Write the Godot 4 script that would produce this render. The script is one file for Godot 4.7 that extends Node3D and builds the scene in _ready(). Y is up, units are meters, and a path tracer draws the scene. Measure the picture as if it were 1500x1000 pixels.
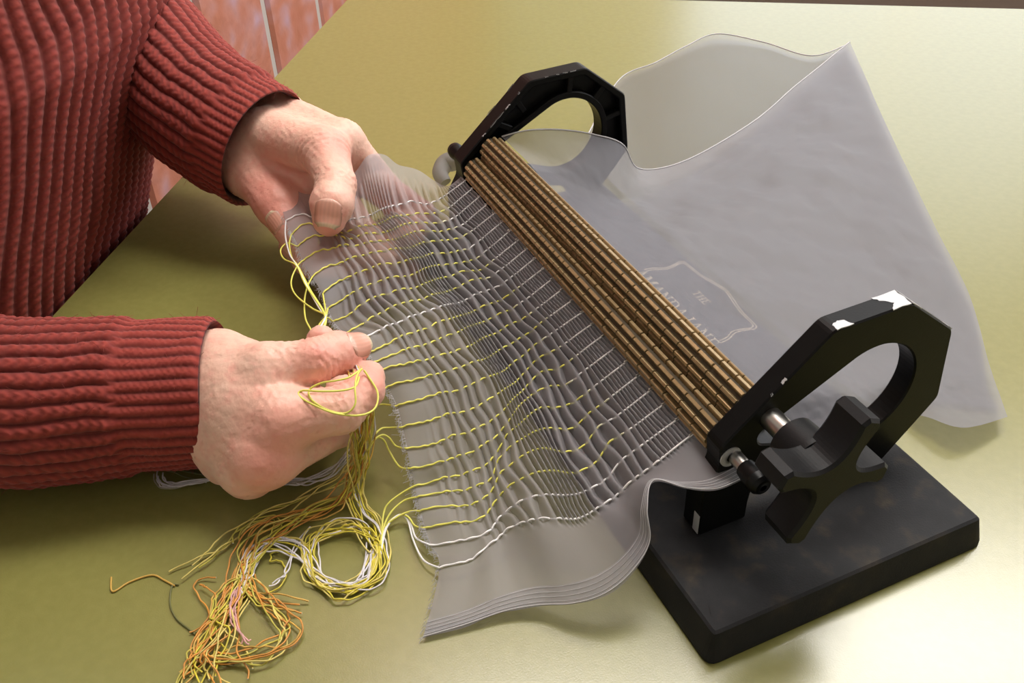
extends Node3D
# A hand-cranked fabric pleater on an olive linoleum table; a knitter's hands draw gathering threads out of grey organza.

const AX := Vector3(-0.39108, 0, -0.92035)   # along the rollers, away from the viewer
const BX := Vector3(0.92035, 0, -0.39108)    # across the rollers
const ORG := Vector3(0.069308, 0, -0.209423) # near left corner of the base on the table
const TU := Vector3(0.981, 0, 0.194)         # along the table's far edge
const TW := Vector3(-0.194, 0, 0.981)        # along the table's left edge
const TC := Vector3(-0.154, 0, -1.036)       # far left corner of the table
var rng := RandomNumberGenerator.new()
var noise := FastNoiseLite.new()
var soft := FastNoiseLite.new()
var mats := {}

var CLOTH := [ # rows across the cloth (far selvedge, 24 threads, near hem), each a run of points from the rollers to the free edge, tenths of a millimetre
	[[-256, 510, -5148], [-348, 460, -5112], [-450, 400, -5305], [-545, 440, -5376], [-641, 520, -5267], [-722, 600, -5264], [-801, 660, -5136], [-872, 620, -5051], [-948, 570, -4995], [-1042, 540, -4949], [-1151, 520, -4957], [-1295, 500, -5131], [-1441, 500, -5317]],
	[[-238, 510, -5061], [-315, 460, -5047], [-392, 420, -5015], [-464, 460, -4892], [-543, 520, -4813], [-619, 560, -4718], [-690, 580, -4627], [-771, 560, -4610], [-856, 530, -4613], [-950, 500, -4664], [-1048, 480, -4728], [-1168, 470, -4809], [-1258, 460, -4749]],
	[[-194, 510, -4963], [-269, 457, -4945], [-344, 413, -4908], [-421, 443, -4814], [-502, 500, -4725], [-580, 537, -4631], [-658, 553, -4562], [-743, 537, -4550], [-831, 510, -4555], [-919, 487, -4566], [-1015, 470, -4658], [-1130, 457, -4723], [-1213, 447, -4636]],
	[[-152, 510, -4865], [-225, 453, -4852], [-298, 407, -4820], [-373, 427, -4730], [-455, 480, -4649], [-535, 513, -4572], [-614, 527, -4514], [-699, 513, -4504], [-788, 490, -4514], [-876, 473, -4517], [-969, 460, -4575], [-1079, 443, -4607], [-1168, 433, -4535]],
	[[-113, 510, -4764], [-186, 450, -4759], [-258, 400, -4736], [-337, 410, -4664], [-419, 460, -4576], [-500, 490, -4513], [-580, 500, -4462], [-664, 490, -4450], [-753, 470, -4462], [-840, 460, -4459], [-927, 450, -4467], [-1033, 430, -4459], [-1118, 420, -4387]],
	[[-67, 510, -4668], [-140, 450, -4668], [-213, 397, -4656], [-292, 390, -4598], [-374, 427, -4520], [-455, 457, -4462], [-533, 470, -4406], [-617, 467, -4388], [-703, 453, -4388], [-788, 443, -4380], [-870, 433, -4361], [-969, 413, -4332], [-1045, 400, -4248]],
	[[-23, 510, -4575], [-95, 450, -4570], [-167, 393, -4558], [-243, 370, -4511], [-326, 393, -4460], [-404, 423, -4415], [-480, 440, -4342], [-563, 443, -4308], [-648, 437, -4302], [-732, 427, -4287], [-812, 417, -4258], [-906, 397, -4212], [-975, 380, -4119]],
	[[19, 510, -4479], [-52, 450, -4471], [-125, 390, -4463], [-200, 350, -4435], [-287, 360, -4412], [-364, 390, -4348], [-442, 410, -4272], [-521, 420, -4216], [-607, 420, -4204], [-690, 410, -4182], [-768, 400, -4143], [-859, 380, -4087], [-940, 360, -4022]],
	[[61, 510, -4380], [-11, 450, -4375], [-84, 390, -4368], [-159, 347, -4345], [-249, 343, -4345], [-328, 363, -4267], [-409, 383, -4197], [-488, 400, -4129], [-569, 410, -4089], [-649, 413, -4046], [-721, 417, -3988], [-803, 410, -3905], [-890, 400, -3860]],
	[[101, 510, -4286], [32, 450, -4284], [-38, 390, -4279], [-113, 343, -4271], [-198, 327, -4265], [-279, 337, -4201], [-358, 357, -4129], [-434, 380, -4053], [-509, 400, -3987], [-583, 417, -3927], [-651, 433, -3856], [-729, 440, -3765], [-805, 440, -3691]],
	[[141, 510, -4193], [75, 450, -4194], [9, 390, -4193], [-60, 340, -4184], [-139, 310, -4180], [-219, 310, -4137], [-295, 330, -4068], [-368, 360, -3985], [-438, 390, -3902], [-505, 420, -3822], [-570, 450, -3739], [-646, 470, -3650], [-719, 480, -3564]],
	[[181, 510, -4095], [116, 450, -4102], [51, 387, -4109], [-16, 333, -4101], [-93, 300, -4097], [-171, 293, -4061], [-246, 310, -3995], [-319, 337, -3915], [-388, 367, -3832], [-455, 397, -3749], [-518, 427, -3668], [-598, 447, -3588], [-674, 457, -3517]],
	[[224, 510, -4000], [159, 450, -4003], [94, 383, -4014], [26, 327, -4014], [-52, 290, -4013], [-129, 277, -3979], [-205, 290, -3914], [-279, 313, -3838], [-350, 343, -3757], [-418, 373, -3675], [-483, 403, -3598], [-567, 423, -3528], [-650, 433, -3471]],
	[[267, 510, -3906], [202, 450, -3907], [137, 380, -3922], [69, 320, -3922], [-8, 280, -3919], [-84, 260, -3885], [-159, 270, -3815], [-233, 290, -3742], [-306, 320, -3666], [-378, 350, -3594], [-449, 380, -3531], [-538, 400, -3476], [-625, 410, -3425]],
	[[310, 510, -3808], [244, 450, -3813], [178, 377, -3835], [110, 317, -3834], [39, 273, -3819], [-34, 250, -3777], [-108, 253, -3714], [-182, 267, -3649], [-255, 287, -3581], [-330, 310, -3524], [-405, 330, -3478], [-497, 347, -3429], [-588, 353, -3390]],
	[[354, 510, -3708], [287, 450, -3715], [220, 373, -3741], [150, 313, -3743], [81, 267, -3724], [12, 240, -3676], [-57, 237, -3606], [-132, 243, -3548], [-204, 253, -3485], [-281, 270, -3436], [-357, 280, -3398], [-450, 293, -3346], [-545, 297, -3318]],
	[[395, 510, -3613], [326, 450, -3616], [259, 370, -3640], [186, 310, -3643], [111, 260, -3641], [44, 230, -3587], [-20, 220, -3509], [-94, 220, -3447], [-165, 220, -3383], [-242, 230, -3331], [-323, 230, -3307], [-420, 240, -3258], [-519, 240, -3229]],
	[[435, 510, -3519], [365, 450, -3516], [297, 370, -3532], [224, 307, -3533], [140, 257, -3562], [69, 233, -3503], [4, 227, -3416], [-59, 210, -3349], [-130, 193, -3292], [-205, 193, -3232], [-289, 190, -3207], [-391, 193, -3164], [-495, 190, -3141]],
	[[477, 510, -3421], [404, 450, -3413], [334, 370, -3427], [260, 303, -3422], [173, 253, -3453], [93, 237, -3420], [19, 233, -3339], [-37, 200, -3273], [-99, 167, -3215], [-175, 157, -3156], [-259, 150, -3120], [-366, 147, -3081], [-475, 140, -3059]],
	[[522, 510, -3323], [448, 450, -3310], [375, 370, -3319], [300, 300, -3314], [215, 250, -3312], [125, 240, -3316], [45, 240, -3245], [-29, 190, -3215], [-82, 140, -3158], [-145, 120, -3087], [-232, 110, -3050], [-347, 100, -3029], [-459, 90, -3000]],
	[[566, 510, -3227], [490, 450, -3210], [415, 373, -3211], [336, 303, -3208], [259, 253, -3174], [165, 243, -3174], [75, 240, -3157], [-10, 200, -3127], [-80, 150, -3087], [-121, 117, -3001], [-205, 103, -2964], [-327, 93, -2962], [-444, 83, -2937]],
	[[608, 510, -3130], [530, 450, -3109], [452, 377, -3103], [370, 307, -3106], [301, 257, -3050], [209, 247, -3017], [114, 240, -3048], [20, 210, -3032], [-64, 160, -3004], [-114, 113, -2933], [-182, 97, -2879], [-308, 87, -2880], [-431, 77, -2866]],
	[[650, 510, -3033], [570, 450, -3015], [492, 380, -3006], [410, 310, -3006], [345, 260, -2943], [256, 250, -2886], [161, 240, -2916], [62, 220, -2915], [-31, 170, -2908], [-102, 110, -2871], [-159, 90, -2795], [-284, 80, -2783], [-411, 70, -2780]],
	[[690, 510, -2934], [610, 460, -2908], [531, 400, -2889], [452, 335, -2877], [384, 275, -2836], [300, 250, -2785], [206, 230, -2787], [108, 205, -2803], [10, 165, -2811], [-76, 110, -2797], [-139, 85, -2720], [-256, 70, -2694], [-381, 55, -2692]],
	[[729, 510, -2835], [648, 470, -2796], [571, 420, -2765], [493, 360, -2748], [419, 290, -2733], [339, 250, -2690], [248, 220, -2668], [151, 190, -2689], [52, 160, -2706], [-44, 110, -2723], [-119, 80, -2666], [-216, 60, -2598], [-337, 40, -2578]],
	[[914, 460, -2636], [771, 480, -2549], [652, 470, -2570], [534, 460, -2624], [497, 420, -2513], [501, 320, -2434], [428, 240, -2360], [325, 170, -2316], [201, 110, -2319], [68, 60, -2355], [-67, 40, -2348], [-229, 25, -2302], [-391, 16, -2260]],
]


func _ready() -> void:
	rng.seed = 7
	noise.seed = 3
	noise.frequency = 1.0
	soft.seed = 5
	soft.frequency = 1.0
	soft.fractal_type = FastNoiseLite.FRACTAL_NONE
	view_and_light()
	materials()
	room()
	table()
	pleater()
	cloth()
	person()
	threads()
	tangle()

# ---------------------------------------------------------------- camera, sky, lights
func view_and_light() -> void:
	var cam := Camera3D.new()
	cam.name = "camera"
	add_child(cam)
	var roll := -0.038292
	var tilt := -0.655816
	var fw := Vector3(0, sin(tilt), -cos(tilt))
	var up0 := Vector3(0, cos(tilt), sin(tilt))
	var r0 := Vector3(1, 0, 0)
	var right := r0 * cos(roll) + up0 * sin(roll)
	var up := up0 * cos(roll) - r0 * sin(roll)
	cam.transform = Transform3D(Basis(right, up, -fw), Vector3(0, 0.32, 0))
	cam.fov = rad_to_deg(2.0 * atan(500.0 / 1400.0))
	cam.near = 0.02
	cam.far = 60
	cam.current = true
	var sky_mat := ProceduralSkyMaterial.new()
	sky_mat.sky_top_color = Color(0.72, 0.8, 0.92)
	sky_mat.sky_horizon_color = Color(0.92, 0.93, 0.95)
	sky_mat.ground_bottom_color = Color(0.35, 0.35, 0.33)
	sky_mat.ground_horizon_color = Color(0.6, 0.6, 0.58)
	var sky := Sky.new()
	sky.sky_material = sky_mat
	var env := Environment.new()
	env.background_mode = Environment.BG_SKY
	env.sky = sky
	env.background_energy_multiplier = 1.2
	env.tonemap_mode = Environment.TONE_MAPPER_LINEAR
	env.tonemap_exposure = 1.06
	env.sdfgi_enabled = true
	env.ssao_enabled = true
	env.ssil_enabled = true
	var we := WorldEnvironment.new()
	we.name = "surroundings"
	we.environment = env
	add_child(we)
	# daylight of the two windows, and the ceiling lamp
	area_light("daylight_right_window", tp(2.14, -0.9, 1.05), -TU, Vector2(2.2, 1.7), Color(1.0, 0.98, 0.95), 2.6)
	area_light("daylight_far_window_1", tp(-0.88, -2.44, 1.05), TW, Vector2(0.85, 1.5), Color(0.97, 0.98, 1.0), 11.5)
	area_light("daylight_far_window_2", tp(1.1, -2.44, 1.05), TW, Vector2(1.5, 1.5), Color(0.97, 0.98, 1.0), 1.2)

func area_light(called: String, where: Vector3, towards: Vector3, size: Vector2, col: Color, energy: float) -> void:
	var l := AreaLight3D.new()
	l.name = called
	l.area_size = size
	l.light_color = col
	l.light_energy = energy
	l.shadow_enabled = true
	l.area_range = 12.0
	var up := Vector3.UP if absf(towards.y) < 0.9 else TU
	l.transform = Transform3D(Basis.looking_at(towards, up), where)
	add_child(l)

# ---------------------------------------------------------------- small helpers
func tp(u: float, w: float, y: float) -> Vector3:   # a point in table directions
	return TC + TU * u + TW * w + Vector3(0, y, 0)

func mp(a: float, b: float, y: float) -> Vector3:   # a point of the pleater, millimetres
	return ORG + AX * (a * 0.001) + BX * (b * 0.001) + Vector3(0, y * 0.001, 0)

func pts(text: String) -> Array:
	var n := text.split(" ")
	var out := []
	for i in range(0, n.size() - 2, 3):
		out.append(Vector3(n[i].to_float(), n[i + 1].to_float(), n[i + 2].to_float()) * 0.0001)
	return out

func meta(o: Node, label := "", category := "", group := "", kind := "") -> Node:
	if label: o.set_meta("label", label)
	if category: o.set_meta("category", category)
	if group: o.set_meta("group", group)
	if kind: o.set_meta("kind", kind)
	return o

func thing(called: String, where: Vector3, label: String, category: String, group := "") -> Node3D:
	var o := Node3D.new()
	o.name = called
	o.position = where
	add_child(o, true)
	meta(o, label, category, group)
	return o

func part(called: String, mesh: Mesh, mat: Material, parent: Node3D) -> MeshInstance3D:
	var m := MeshInstance3D.new()
	m.name = called
	m.mesh = mesh
	m.material_override = mat
	parent.add_child(m, true)
	if parent != self:
		m.position = -world_of(parent)
	return m

func world_of(n: Node3D) -> Vector3:
	var p := Vector3.ZERO
	var k: Node = n
	while k != null and k != self and k is Node3D:
		p += (k as Node3D).position
		k = k.get_parent()
	return p

class Mb:   # collects triangles; normals given or computed
	var v := PackedVector3Array()
	var n := PackedVector3Array()
	var c := PackedColorArray()
	var t := PackedVector2Array()
	var ix := PackedInt32Array()
	var col := Color.WHITE
	func tri(a: Vector3, b: Vector3, d: Vector3, out: Vector3) -> void:
		var m := (b - a).cross(d - a)
		if m.length_squared() < 1e-24: return
		m = m.normalized()
		var k := v.size()
		var flip := m.dot(out) > 0.0
		if m.dot(out) < 0.0: m = -m
		v.append(a); v.append(b); v.append(d)
		for i in 3:
			n.append(m); c.append(col); t.append(Vector2.ZERO)
		ix.append(k)
		if flip:
			ix.append(k + 2); ix.append(k + 1)
		else:
			ix.append(k + 1); ix.append(k + 2)
	func quad(a: Vector3, b: Vector3, d: Vector3, e: Vector3, out: Vector3) -> void:
		tri(a, b, d, out)
		tri(a, d, e, out)
	func grid(g: PackedVector3Array, w: int, h: int, turn := 1.0, cols := PackedColorArray(), loop := false, uvs := PackedVector2Array()) -> void:
		# w points along the first way, h along the second; loop closes the first way
		var k := v.size()
		for j in h:
			for i in w:
				var i0 := i - 1 if i > 0 else (w - 1 if loop else 0)
				var i1 := i + 1 if i < w - 1 else (0 if loop else w - 1)
				var du := g[j * w + i1] - g[j * w + i0]
				var dv := g[mini(j + 1, h - 1) * w + i] - g[maxi(j - 1, 0) * w + i]
				v.append(g[j * w + i])
				n.append((du.cross(dv) * turn).normalized())
				c.append(cols[j * w + i] if cols.size() else col)
				t.append(uvs[j * w + i] if uvs.size() else Vector2(float(i) / w, float(j) / h))
		var last := w if loop else w - 1
		for j in h - 1:
			for i in last:
				var p := k + j * w + i
				var q := k + j * w + (i + 1) % w
				var r := p + w
				var s := q + w
				if turn > 0:
					ix.append_array(PackedInt32Array([p, s, q, p, r, s]))
				else:
					ix.append_array(PackedInt32Array([p, q, s, p, s, r]))
	func tube(path: Array, rad: float, sides := 6, cols := [], taper := 0.0) -> void:
		var m := path.size()
		if m < 2: return
		var g := PackedVector3Array()
		var cc := PackedColorArray()
		var side := Vector3.UP
		for j in m:
			var d: Vector3 = (path[mini(j + 1, m - 1)] - path[maxi(j - 1, 0)])
			d = d.normalized() if d.length() > 1e-9 else Vector3.RIGHT
			side = side - d * side.dot(d)
			if side.length() < 1e-4: side = Vector3(0.3, 0.1, 0.9) - d * Vector3(0.3, 0.1, 0.9).dot(d)
			side = side.normalized()
			var other := d.cross(side)
			var rr := rad * (1.0 - taper * absf(2.0 * j / (m - 1.0) - 1.0))
			for i in sides:
				var a := TAU * i / sides
				g.append(path[j] + (side * cos(a) + other * sin(a)) * rr)
				cc.append(cols[j] if cols.size() else col)
		grid(g, sides, m, 1.0, cc, true)
		# caps
		for e in [0, m - 1]:
			var ctr: Vector3 = path[e]
			var dd: Vector3 = path[0] - path[1] if e == 0 else path[m - 1] - path[m - 2]
			for i in sides:
				tri(ctr, g[e * sides + i], g[e * sides + (i + 1) % sides], dd)
	func lathe(at: Vector3, axis: Vector3, profile: Array, sides := 32) -> void:   # profile of [along, radius]; doubled points make hard edges
		axis = axis.normalized()
		var side := axis.cross(Vector3.UP)
		if side.length() < 0.1: side = axis.cross(Vector3.RIGHT)
		side = side.normalized()
		var other := axis.cross(side)
		for k in profile.size() - 1:
			var g := PackedVector3Array()
			for e in 2:
				var p: Array = profile[k + e]
				for i in sides:
					var a := TAU * i / sides
					g.append(at + axis * p[0] + (side * cos(a) + other * sin(a)) * p[1])
			grid(g, sides, 2, 1.0, PackedColorArray(), true)
	func mesh() -> ArrayMesh:
		var arr := []
		arr.resize(Mesh.ARRAY_MAX)
		arr[Mesh.ARRAY_VERTEX] = v
		arr[Mesh.ARRAY_NORMAL] = n
		arr[Mesh.ARRAY_COLOR] = c
		arr[Mesh.ARRAY_TEX_UV] = t
		arr[Mesh.ARRAY_INDEX] = ix
		var m := ArrayMesh.new()
		m.add_surface_from_arrays(Mesh.PRIMITIVE_TRIANGLES, arr)
		return m

func box(mb: Mb, o: Vector3, x: Vector3, y: Vector3, z: Vector3, r := 0.002) -> void:   # centre, half extents as vectors, chamfered
	var cs := [x, y, z]
	for k in 3:
		for s in [-1.0, 1.0]:
			var nn: Vector3 = cs[k] * s
			var p: Vector3 = cs[(k + 1) % 3]
			var q: Vector3 = cs[(k + 2) % 3]
			var pi := p - p.normalized() * r
			var qi := q - q.normalized() * r
			mb.quad(o + nn + pi + qi, o + nn - pi + qi, o + nn - pi - qi, o + nn + pi - qi, nn)
			for s2 in [-1.0, 1.0]:   # chamfer strips between this face and the next axis
				var ni := nn - nn.normalized() * r
				mb.quad(o + nn + pi * s2 + qi, o + ni + p * s2 + qi, o + ni + p * s2 - qi, o + nn + pi * s2 - qi, nn.normalized() + p.normalized() * s2)
	for sx in [-1.0, 1.0]:
		for sy in [-1.0, 1.0]:
			for sz in [-1.0, 1.0]:
				var xi: Vector3 = (x - x.normalized() * r) * sx
				var yi: Vector3 = (y - y.normalized() * r) * sy
				var zi: Vector3 = (z - z.normalized() * r) * sz
				mb.tri(o + x * sx + yi + zi, o + xi + y * sy + zi, o + xi + yi + z * sz, x * sx + y * sy + z * sz)

func inset(poly: PackedVector2Array, d: float) -> PackedVector2Array:   # moves every corner inwards along its bisector
	var out := PackedVector2Array()
	var m := poly.size()
	var cw := Geometry2D.is_polygon_clockwise(poly)
	for i in m:
		var e0 := (poly[i] - poly[(i + m - 1) % m]).normalized()
		var e1 := (poly[(i + 1) % m] - poly[i]).normalized()
		var n0 := Vector2(-e0.y, e0.x)
		var n1 := Vector2(-e1.y, e1.x)
		if cw:
			n0 = -n0
			n1 = -n1
		var b := n0 + n1
		b = b.normalized() / maxf(0.5, sqrt(maxf(0.0, (1.0 + n0.dot(n1)) / 2.0)))
		out.append(poly[i] + b * d)
	return out

func rounded(poly: Array, rad: float, steps := 4) -> PackedVector2Array:
	var out := PackedVector2Array()
	var m := poly.size()
	for i in m:
		var p: Vector2 = poly[i]
		var a: Vector2 = poly[(i + m - 1) % m]
		var b: Vector2 = poly[(i + 1) % m]
		var r := minf(rad, minf(p.distance_to(a), p.distance_to(b)) * 0.45)
		var s := p + (a - p).normalized() * r
		var e := p + (b - p).normalized() * r
		for k in steps + 1:
			var f := float(k) / steps
			out.append(s.lerp(p, f).lerp(p.lerp(e, f), f))
	return out

func slab(mb: Mb, poly: PackedVector2Array, hole: PackedVector2Array, z0: float, z1: float, bev: float, map: Callable) -> void:
	# extrudes a polygon (with one hole) from z0 to z1, edges chamfered by bev; map(x, y, z) gives the point
	var way := signf(z1 - z0)
	var faces := [[z0, -1.0], [z1, 1.0]]
	for f in faces:
		var zz: float = f[0]
		var o := inset(poly, bev)
		var all := o
		if hole.size():
			all = bridged(o, inset(hole, -bev))
		var tris := Geometry2D.triangulate_polygon(all)
		var outn: Vector3 = (map.call(0.0, 0.0, z1) - map.call(0.0, 0.0, z0)) * f[1]
		for k in range(0, tris.size(), 3):
			var p := all[tris[k]]
			var q := all[tris[k + 1]]
			var r := all[tris[k + 2]]
			mb.tri(map.call(p.x, p.y, zz), map.call(q.x, q.y, zz), map.call(r.x, r.y, zz), outn)
	var rings := [[poly, 1.0]]
	if hole.size(): rings.append([hole, -1.0])
	for rg in rings:
		var pl: PackedVector2Array = rg[0]
		var sg: float = rg[1]
		var inn := inset(pl, bev * sg)
		var m := pl.size()
		var cw := Geometry2D.is_polygon_clockwise(pl)
		for i in m:
			var j := (i + 1) % m
			var e := pl[j] - pl[i]
			var n2 := Vector2(e.y, -e.x) * (-1.0 if cw else 1.0) * sg
			var base: Vector3 = map.call(0.0, 0.0, 0.0)
			var n3: Vector3 = (map.call(n2.x, n2.y, 0.0) - base).normalized()
			var zd: Vector3 = (map.call(0.0, 0.0, way) - base).normalized()
			var za := z0 + bev * way
			var zb := z1 - bev * way
			mb.quad(map.call(pl[i].x, pl[i].y, za), map.call(pl[j].x, pl[j].y, za), map.call(pl[j].x, pl[j].y, zb), map.call(pl[i].x, pl[i].y, zb), n3)
			mb.quad(map.call(pl[i].x, pl[i].y, za), map.call(pl[j].x, pl[j].y, za), map.call(inn[j].x, inn[j].y, z0), map.call(inn[i].x, inn[i].y, z0), n3 - zd)
			mb.quad(map.call(pl[i].x, pl[i].y, zb), map.call(pl[j].x, pl[j].y, zb), map.call(inn[j].x, inn[j].y, z1), map.call(inn[i].x, inn[i].y, z1), n3 + zd)

func bridged(outer: PackedVector2Array, hole: PackedVector2Array) -> PackedVector2Array:   # one polygon with a cut to the hole
	var best := 1e9
	var bi := 0
	var bj := 0
	for i in outer.size():
		for j in hole.size():
			var d := outer[i].distance_squared_to(hole[j])
			if d < best:
				best = d
				bi = i
				bj = j
	var h := hole
	if Geometry2D.is_polygon_clockwise(outer) == Geometry2D.is_polygon_clockwise(hole):
		h = PackedVector2Array()
		for j in hole.size(): h.append(hole[hole.size() - 1 - j])
		bj = hole.size() - 1 - bj
	var out := PackedVector2Array()
	for i in bi + 1: out.append(outer[i])
	for j in h.size(): out.append(h[(bj + j) % h.size()])
	var e := (outer[(bi + 1) % outer.size()] - outer[bi]).normalized() * 0.01
	out.append(h[bj] + e)
	out.append(outer[bi] + e)
	for i in range(bi + 1, outer.size()): out.append(outer[i])
	return out

func curve(p: Array, per := 8) -> Array:   # Catmull-Rom through the points
	var out := []
	var m := p.size()
	for i in m - 1:
		var a: Vector3 = p[maxi(i - 1, 0)]
		var b: Vector3 = p[i]
		var c: Vector3 = p[i + 1]
		var d: Vector3 = p[mini(i + 2, m - 1)]
		for k in per:
			out.append(b.cubic_interpolate(c, a, d, float(k) / per))
	out.append(p[m - 1])
	return out

func lin(r: float, g: float, b: float) -> Color:   # an sRGB colour as linear vertex colour
	return Color(r, g, b).srgb_to_linear()

# ---------------------------------------------------------------- materials
func noise_tex(freq: float, stops: Array, size := 512, seed_ := 1, normal := false, kind := FastNoiseLite.TYPE_SIMPLEX_SMOOTH, oct := 4) -> NoiseTexture2D:
	var f := FastNoiseLite.new()
	f.noise_type = kind
	f.frequency = freq
	f.seed = seed_
	f.fractal_octaves = oct
	var t := NoiseTexture2D.new()
	t.width = size
	t.height = size
	t.seamless = true
	t.noise = f
	if normal:
		t.as_normal_map = true
		t.bump_strength = 6.0
	if stops.size():
		var g := Gradient.new()
		var offs := PackedFloat32Array()
		var cols := PackedColorArray()
		for s in stops:
			offs.append(s[0])
			cols.append(s[1])
		g.offsets = offs
		g.colors = cols
		t.color_ramp = g
	return t

func mat(called: String, col: Color, rough: float, metal := 0.0) -> StandardMaterial3D:
	var m := StandardMaterial3D.new()
	m.resource_name = called
	m.albedo_color = col
	m.roughness = rough
	m.metallic = metal
	mats[called] = m
	return m

func tri_map(m: StandardMaterial3D, scale: float) -> void:
	m.uv1_triplanar = true
	m.uv1_world_triplanar = true
	m.uv1_scale = Vector3.ONE * scale

func materials() -> void:
	var m := mat("linoleum", Color.WHITE, 0.25)
	m.metallic_specular = 0.68
	m.albedo_texture = noise_tex(0.012, [[0.0, Color(0.500, 0.488, 0.262)], [0.5, Color(0.512, 0.500, 0.272)], [1.0, Color(0.525, 0.513, 0.284)]], 512, 4)
	m.normal_enabled = true
	m.normal_texture = noise_tex(0.09, [], 512, 9, true)
	m.normal_scale = 0.035
	tri_map(m, 24.0)
	m = mat("table_edge", Color(0.2, 0.19, 0.12), 0.5)
	m = mat("black_paint", Color(0.05, 0.05, 0.05), 0.36)
	m.metallic_specular = 0.28
	m.normal_enabled = true
	m.normal_texture = noise_tex(0.05, [], 512, 12, true)
	m.normal_scale = 0.05
	tri_map(m, 30.0)
	m = mat("dusty_black", Color.WHITE, 0.62)
	m.metallic_specular = 0.28
	m.albedo_texture = noise_tex(0.008, [[0.0, Color(0.125, 0.125, 0.13)], [0.6, Color(0.15, 0.15, 0.155)], [0.85, Color(0.20, 0.185, 0.165)], [1.0, Color(0.25, 0.225, 0.19)]], 512, 21, false, FastNoiseLite.TYPE_SIMPLEX_SMOOTH, 6)
	m.normal_enabled = true
	m.normal_texture = noise_tex(0.12, [], 512, 22, true)
	m.normal_scale = 0.1
	tri_map(m, 14.0)
	m = mat("knob_plastic", Color(0.105, 0.105, 0.11), 0.42)
	m.metallic_specular = 0.28
	m.normal_enabled = true
	m.normal_texture = noise_tex(0.1, [], 256, 31, true)
	m.normal_scale = 0.06
	tri_map(m, 40.0)
	m = mat("brass", Color.WHITE, 0.36, 0.55)
	m.albedo_texture = noise_tex(0.02, [[0.0, Color(0.56, 0.48, 0.34)], [0.5, Color(0.62, 0.535, 0.39)], [1.0, Color(0.68, 0.59, 0.44)]], 512, 41)
	tri_map(m, 20.0)
	m = mat("dull_brass", Color(0.27, 0.235, 0.16), 0.6, 0.3)
	m = mat("steel", Color(0.72, 0.71, 0.69), 0.28, 1.0)
	m = mat("bare_metal", Color(0.72, 0.72, 0.73), 0.45, 0.3)
	m = mat("gold_print", Color(0.98, 0.90, 0.76), 0.5)
	m = mat("organza", Color(0.60, 0.585, 0.595, 0.52), 0.6)
	m.transparency = BaseMaterial3D.TRANSPARENCY_ALPHA
	m.cull_mode = BaseMaterial3D.CULL_DISABLED
	m = mat("organza_sheet", Color(0.49, 0.485, 0.51, 0.60), 0.55)
	m.transparency = BaseMaterial3D.TRANSPARENCY_ALPHA
	m.cull_mode = BaseMaterial3D.CULL_DISABLED
	m = mat("organza_under", Color(0.47, 0.465, 0.475, 0.5), 0.55)
	m.transparency = BaseMaterial3D.TRANSPARENCY_ALPHA
	m.cull_mode = BaseMaterial3D.CULL_DISABLED
	m = mat("organza_hem", Color(0.62, 0.61, 0.62, 0.55), 0.6)
	m.transparency = BaseMaterial3D.TRANSPARENCY_ALPHA
	m.cull_mode = BaseMaterial3D.CULL_DISABLED
	m = mat("frayed_silk", Color(0.74, 0.73, 0.74), 0.7)
	m = mat("thread", Color.WHITE, 0.5)
	m.vertex_color_use_as_albedo = true
	m = mat("skin", Color.WHITE, 0.5)
	m.vertex_color_use_as_albedo = true
	m.normal_enabled = true
	m.normal_texture = noise_tex(0.03, [], 512, 51, true, FastNoiseLite.TYPE_CELLULAR, 3)
	m.normal_scale = 0.35
	m.subsurf_scatter_enabled = true
	m.subsurf_scatter_strength = 0.03
	tri_map(m, 16.0)
	m = mat("nail", Color.WHITE, 0.25)
	m.vertex_color_use_as_albedo = true
	m = mat("wool", Color.WHITE, 0.9)
	m.vertex_color_use_as_albedo = true
	m.rim_enabled = true
	m.rim = 0.15
	m = mat("fuzz", Color(0.55, 0.24, 0.21), 0.9)
	m = mat("brick", Color.WHITE, 0.75)
	m.albedo_texture = noise_tex(0.008, [[0.0, Color(0.66, 0.40, 0.29)], [0.45, Color(0.70, 0.44, 0.35)], [0.65, Color(0.71, 0.49, 0.44)], [1.0, Color(0.70, 0.58, 0.64)]], 512, 61, false, FastNoiseLite.TYPE_SIMPLEX_SMOOTH, 2)
	m.normal_enabled = true
	m.normal_texture = noise_tex(0.05, [], 256, 62, true)
	m.normal_scale = 0.12
	tri_map(m, 3.0)
	m = mat("lamp_glow", Color(0.9, 0.9, 0.88), 0.6)
	m.emission_enabled = true
	m.emission = Color(1.0, 0.97, 0.92)
	m.emission_energy_multiplier = 1.2
	m = mat("mortar", Color(0.70, 0.67, 0.64), 0.9)
	m = mat("plaster", Color(0.84, 0.83, 0.80), 0.9)
	m = mat("ceiling_paint", Color(0.86, 0.86, 0.84), 0.9)
	m = mat("floor_boards", Color(0.30, 0.24, 0.19), 0.6)
	m = mat("window_frame", Color(0.85, 0.85, 0.84), 0.5)
	m = mat("dark_board", Color(0.06, 0.05, 0.045), 0.5)

# ---------------------------------------------------------------- the room
func wall_box(mb: Mb, u0: float, u1: float, w0: float, w1: float, y0: float, y1: float) -> void:
	box(mb, tp((u0 + u1) / 2, (w0 + w1) / 2, (y0 + y1) / 2), TU * (u1 - u0) / 2, Vector3(0, (y1 - y0) / 2, 0), TW * (w1 - w0) / 2, 0.004)

func structure(called: String, mb: Mb, m: String) -> MeshInstance3D:
	var o := part(called, mb.mesh(), mats[m], self)
	meta(o, "", "", "", "structure")
	return o

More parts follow.
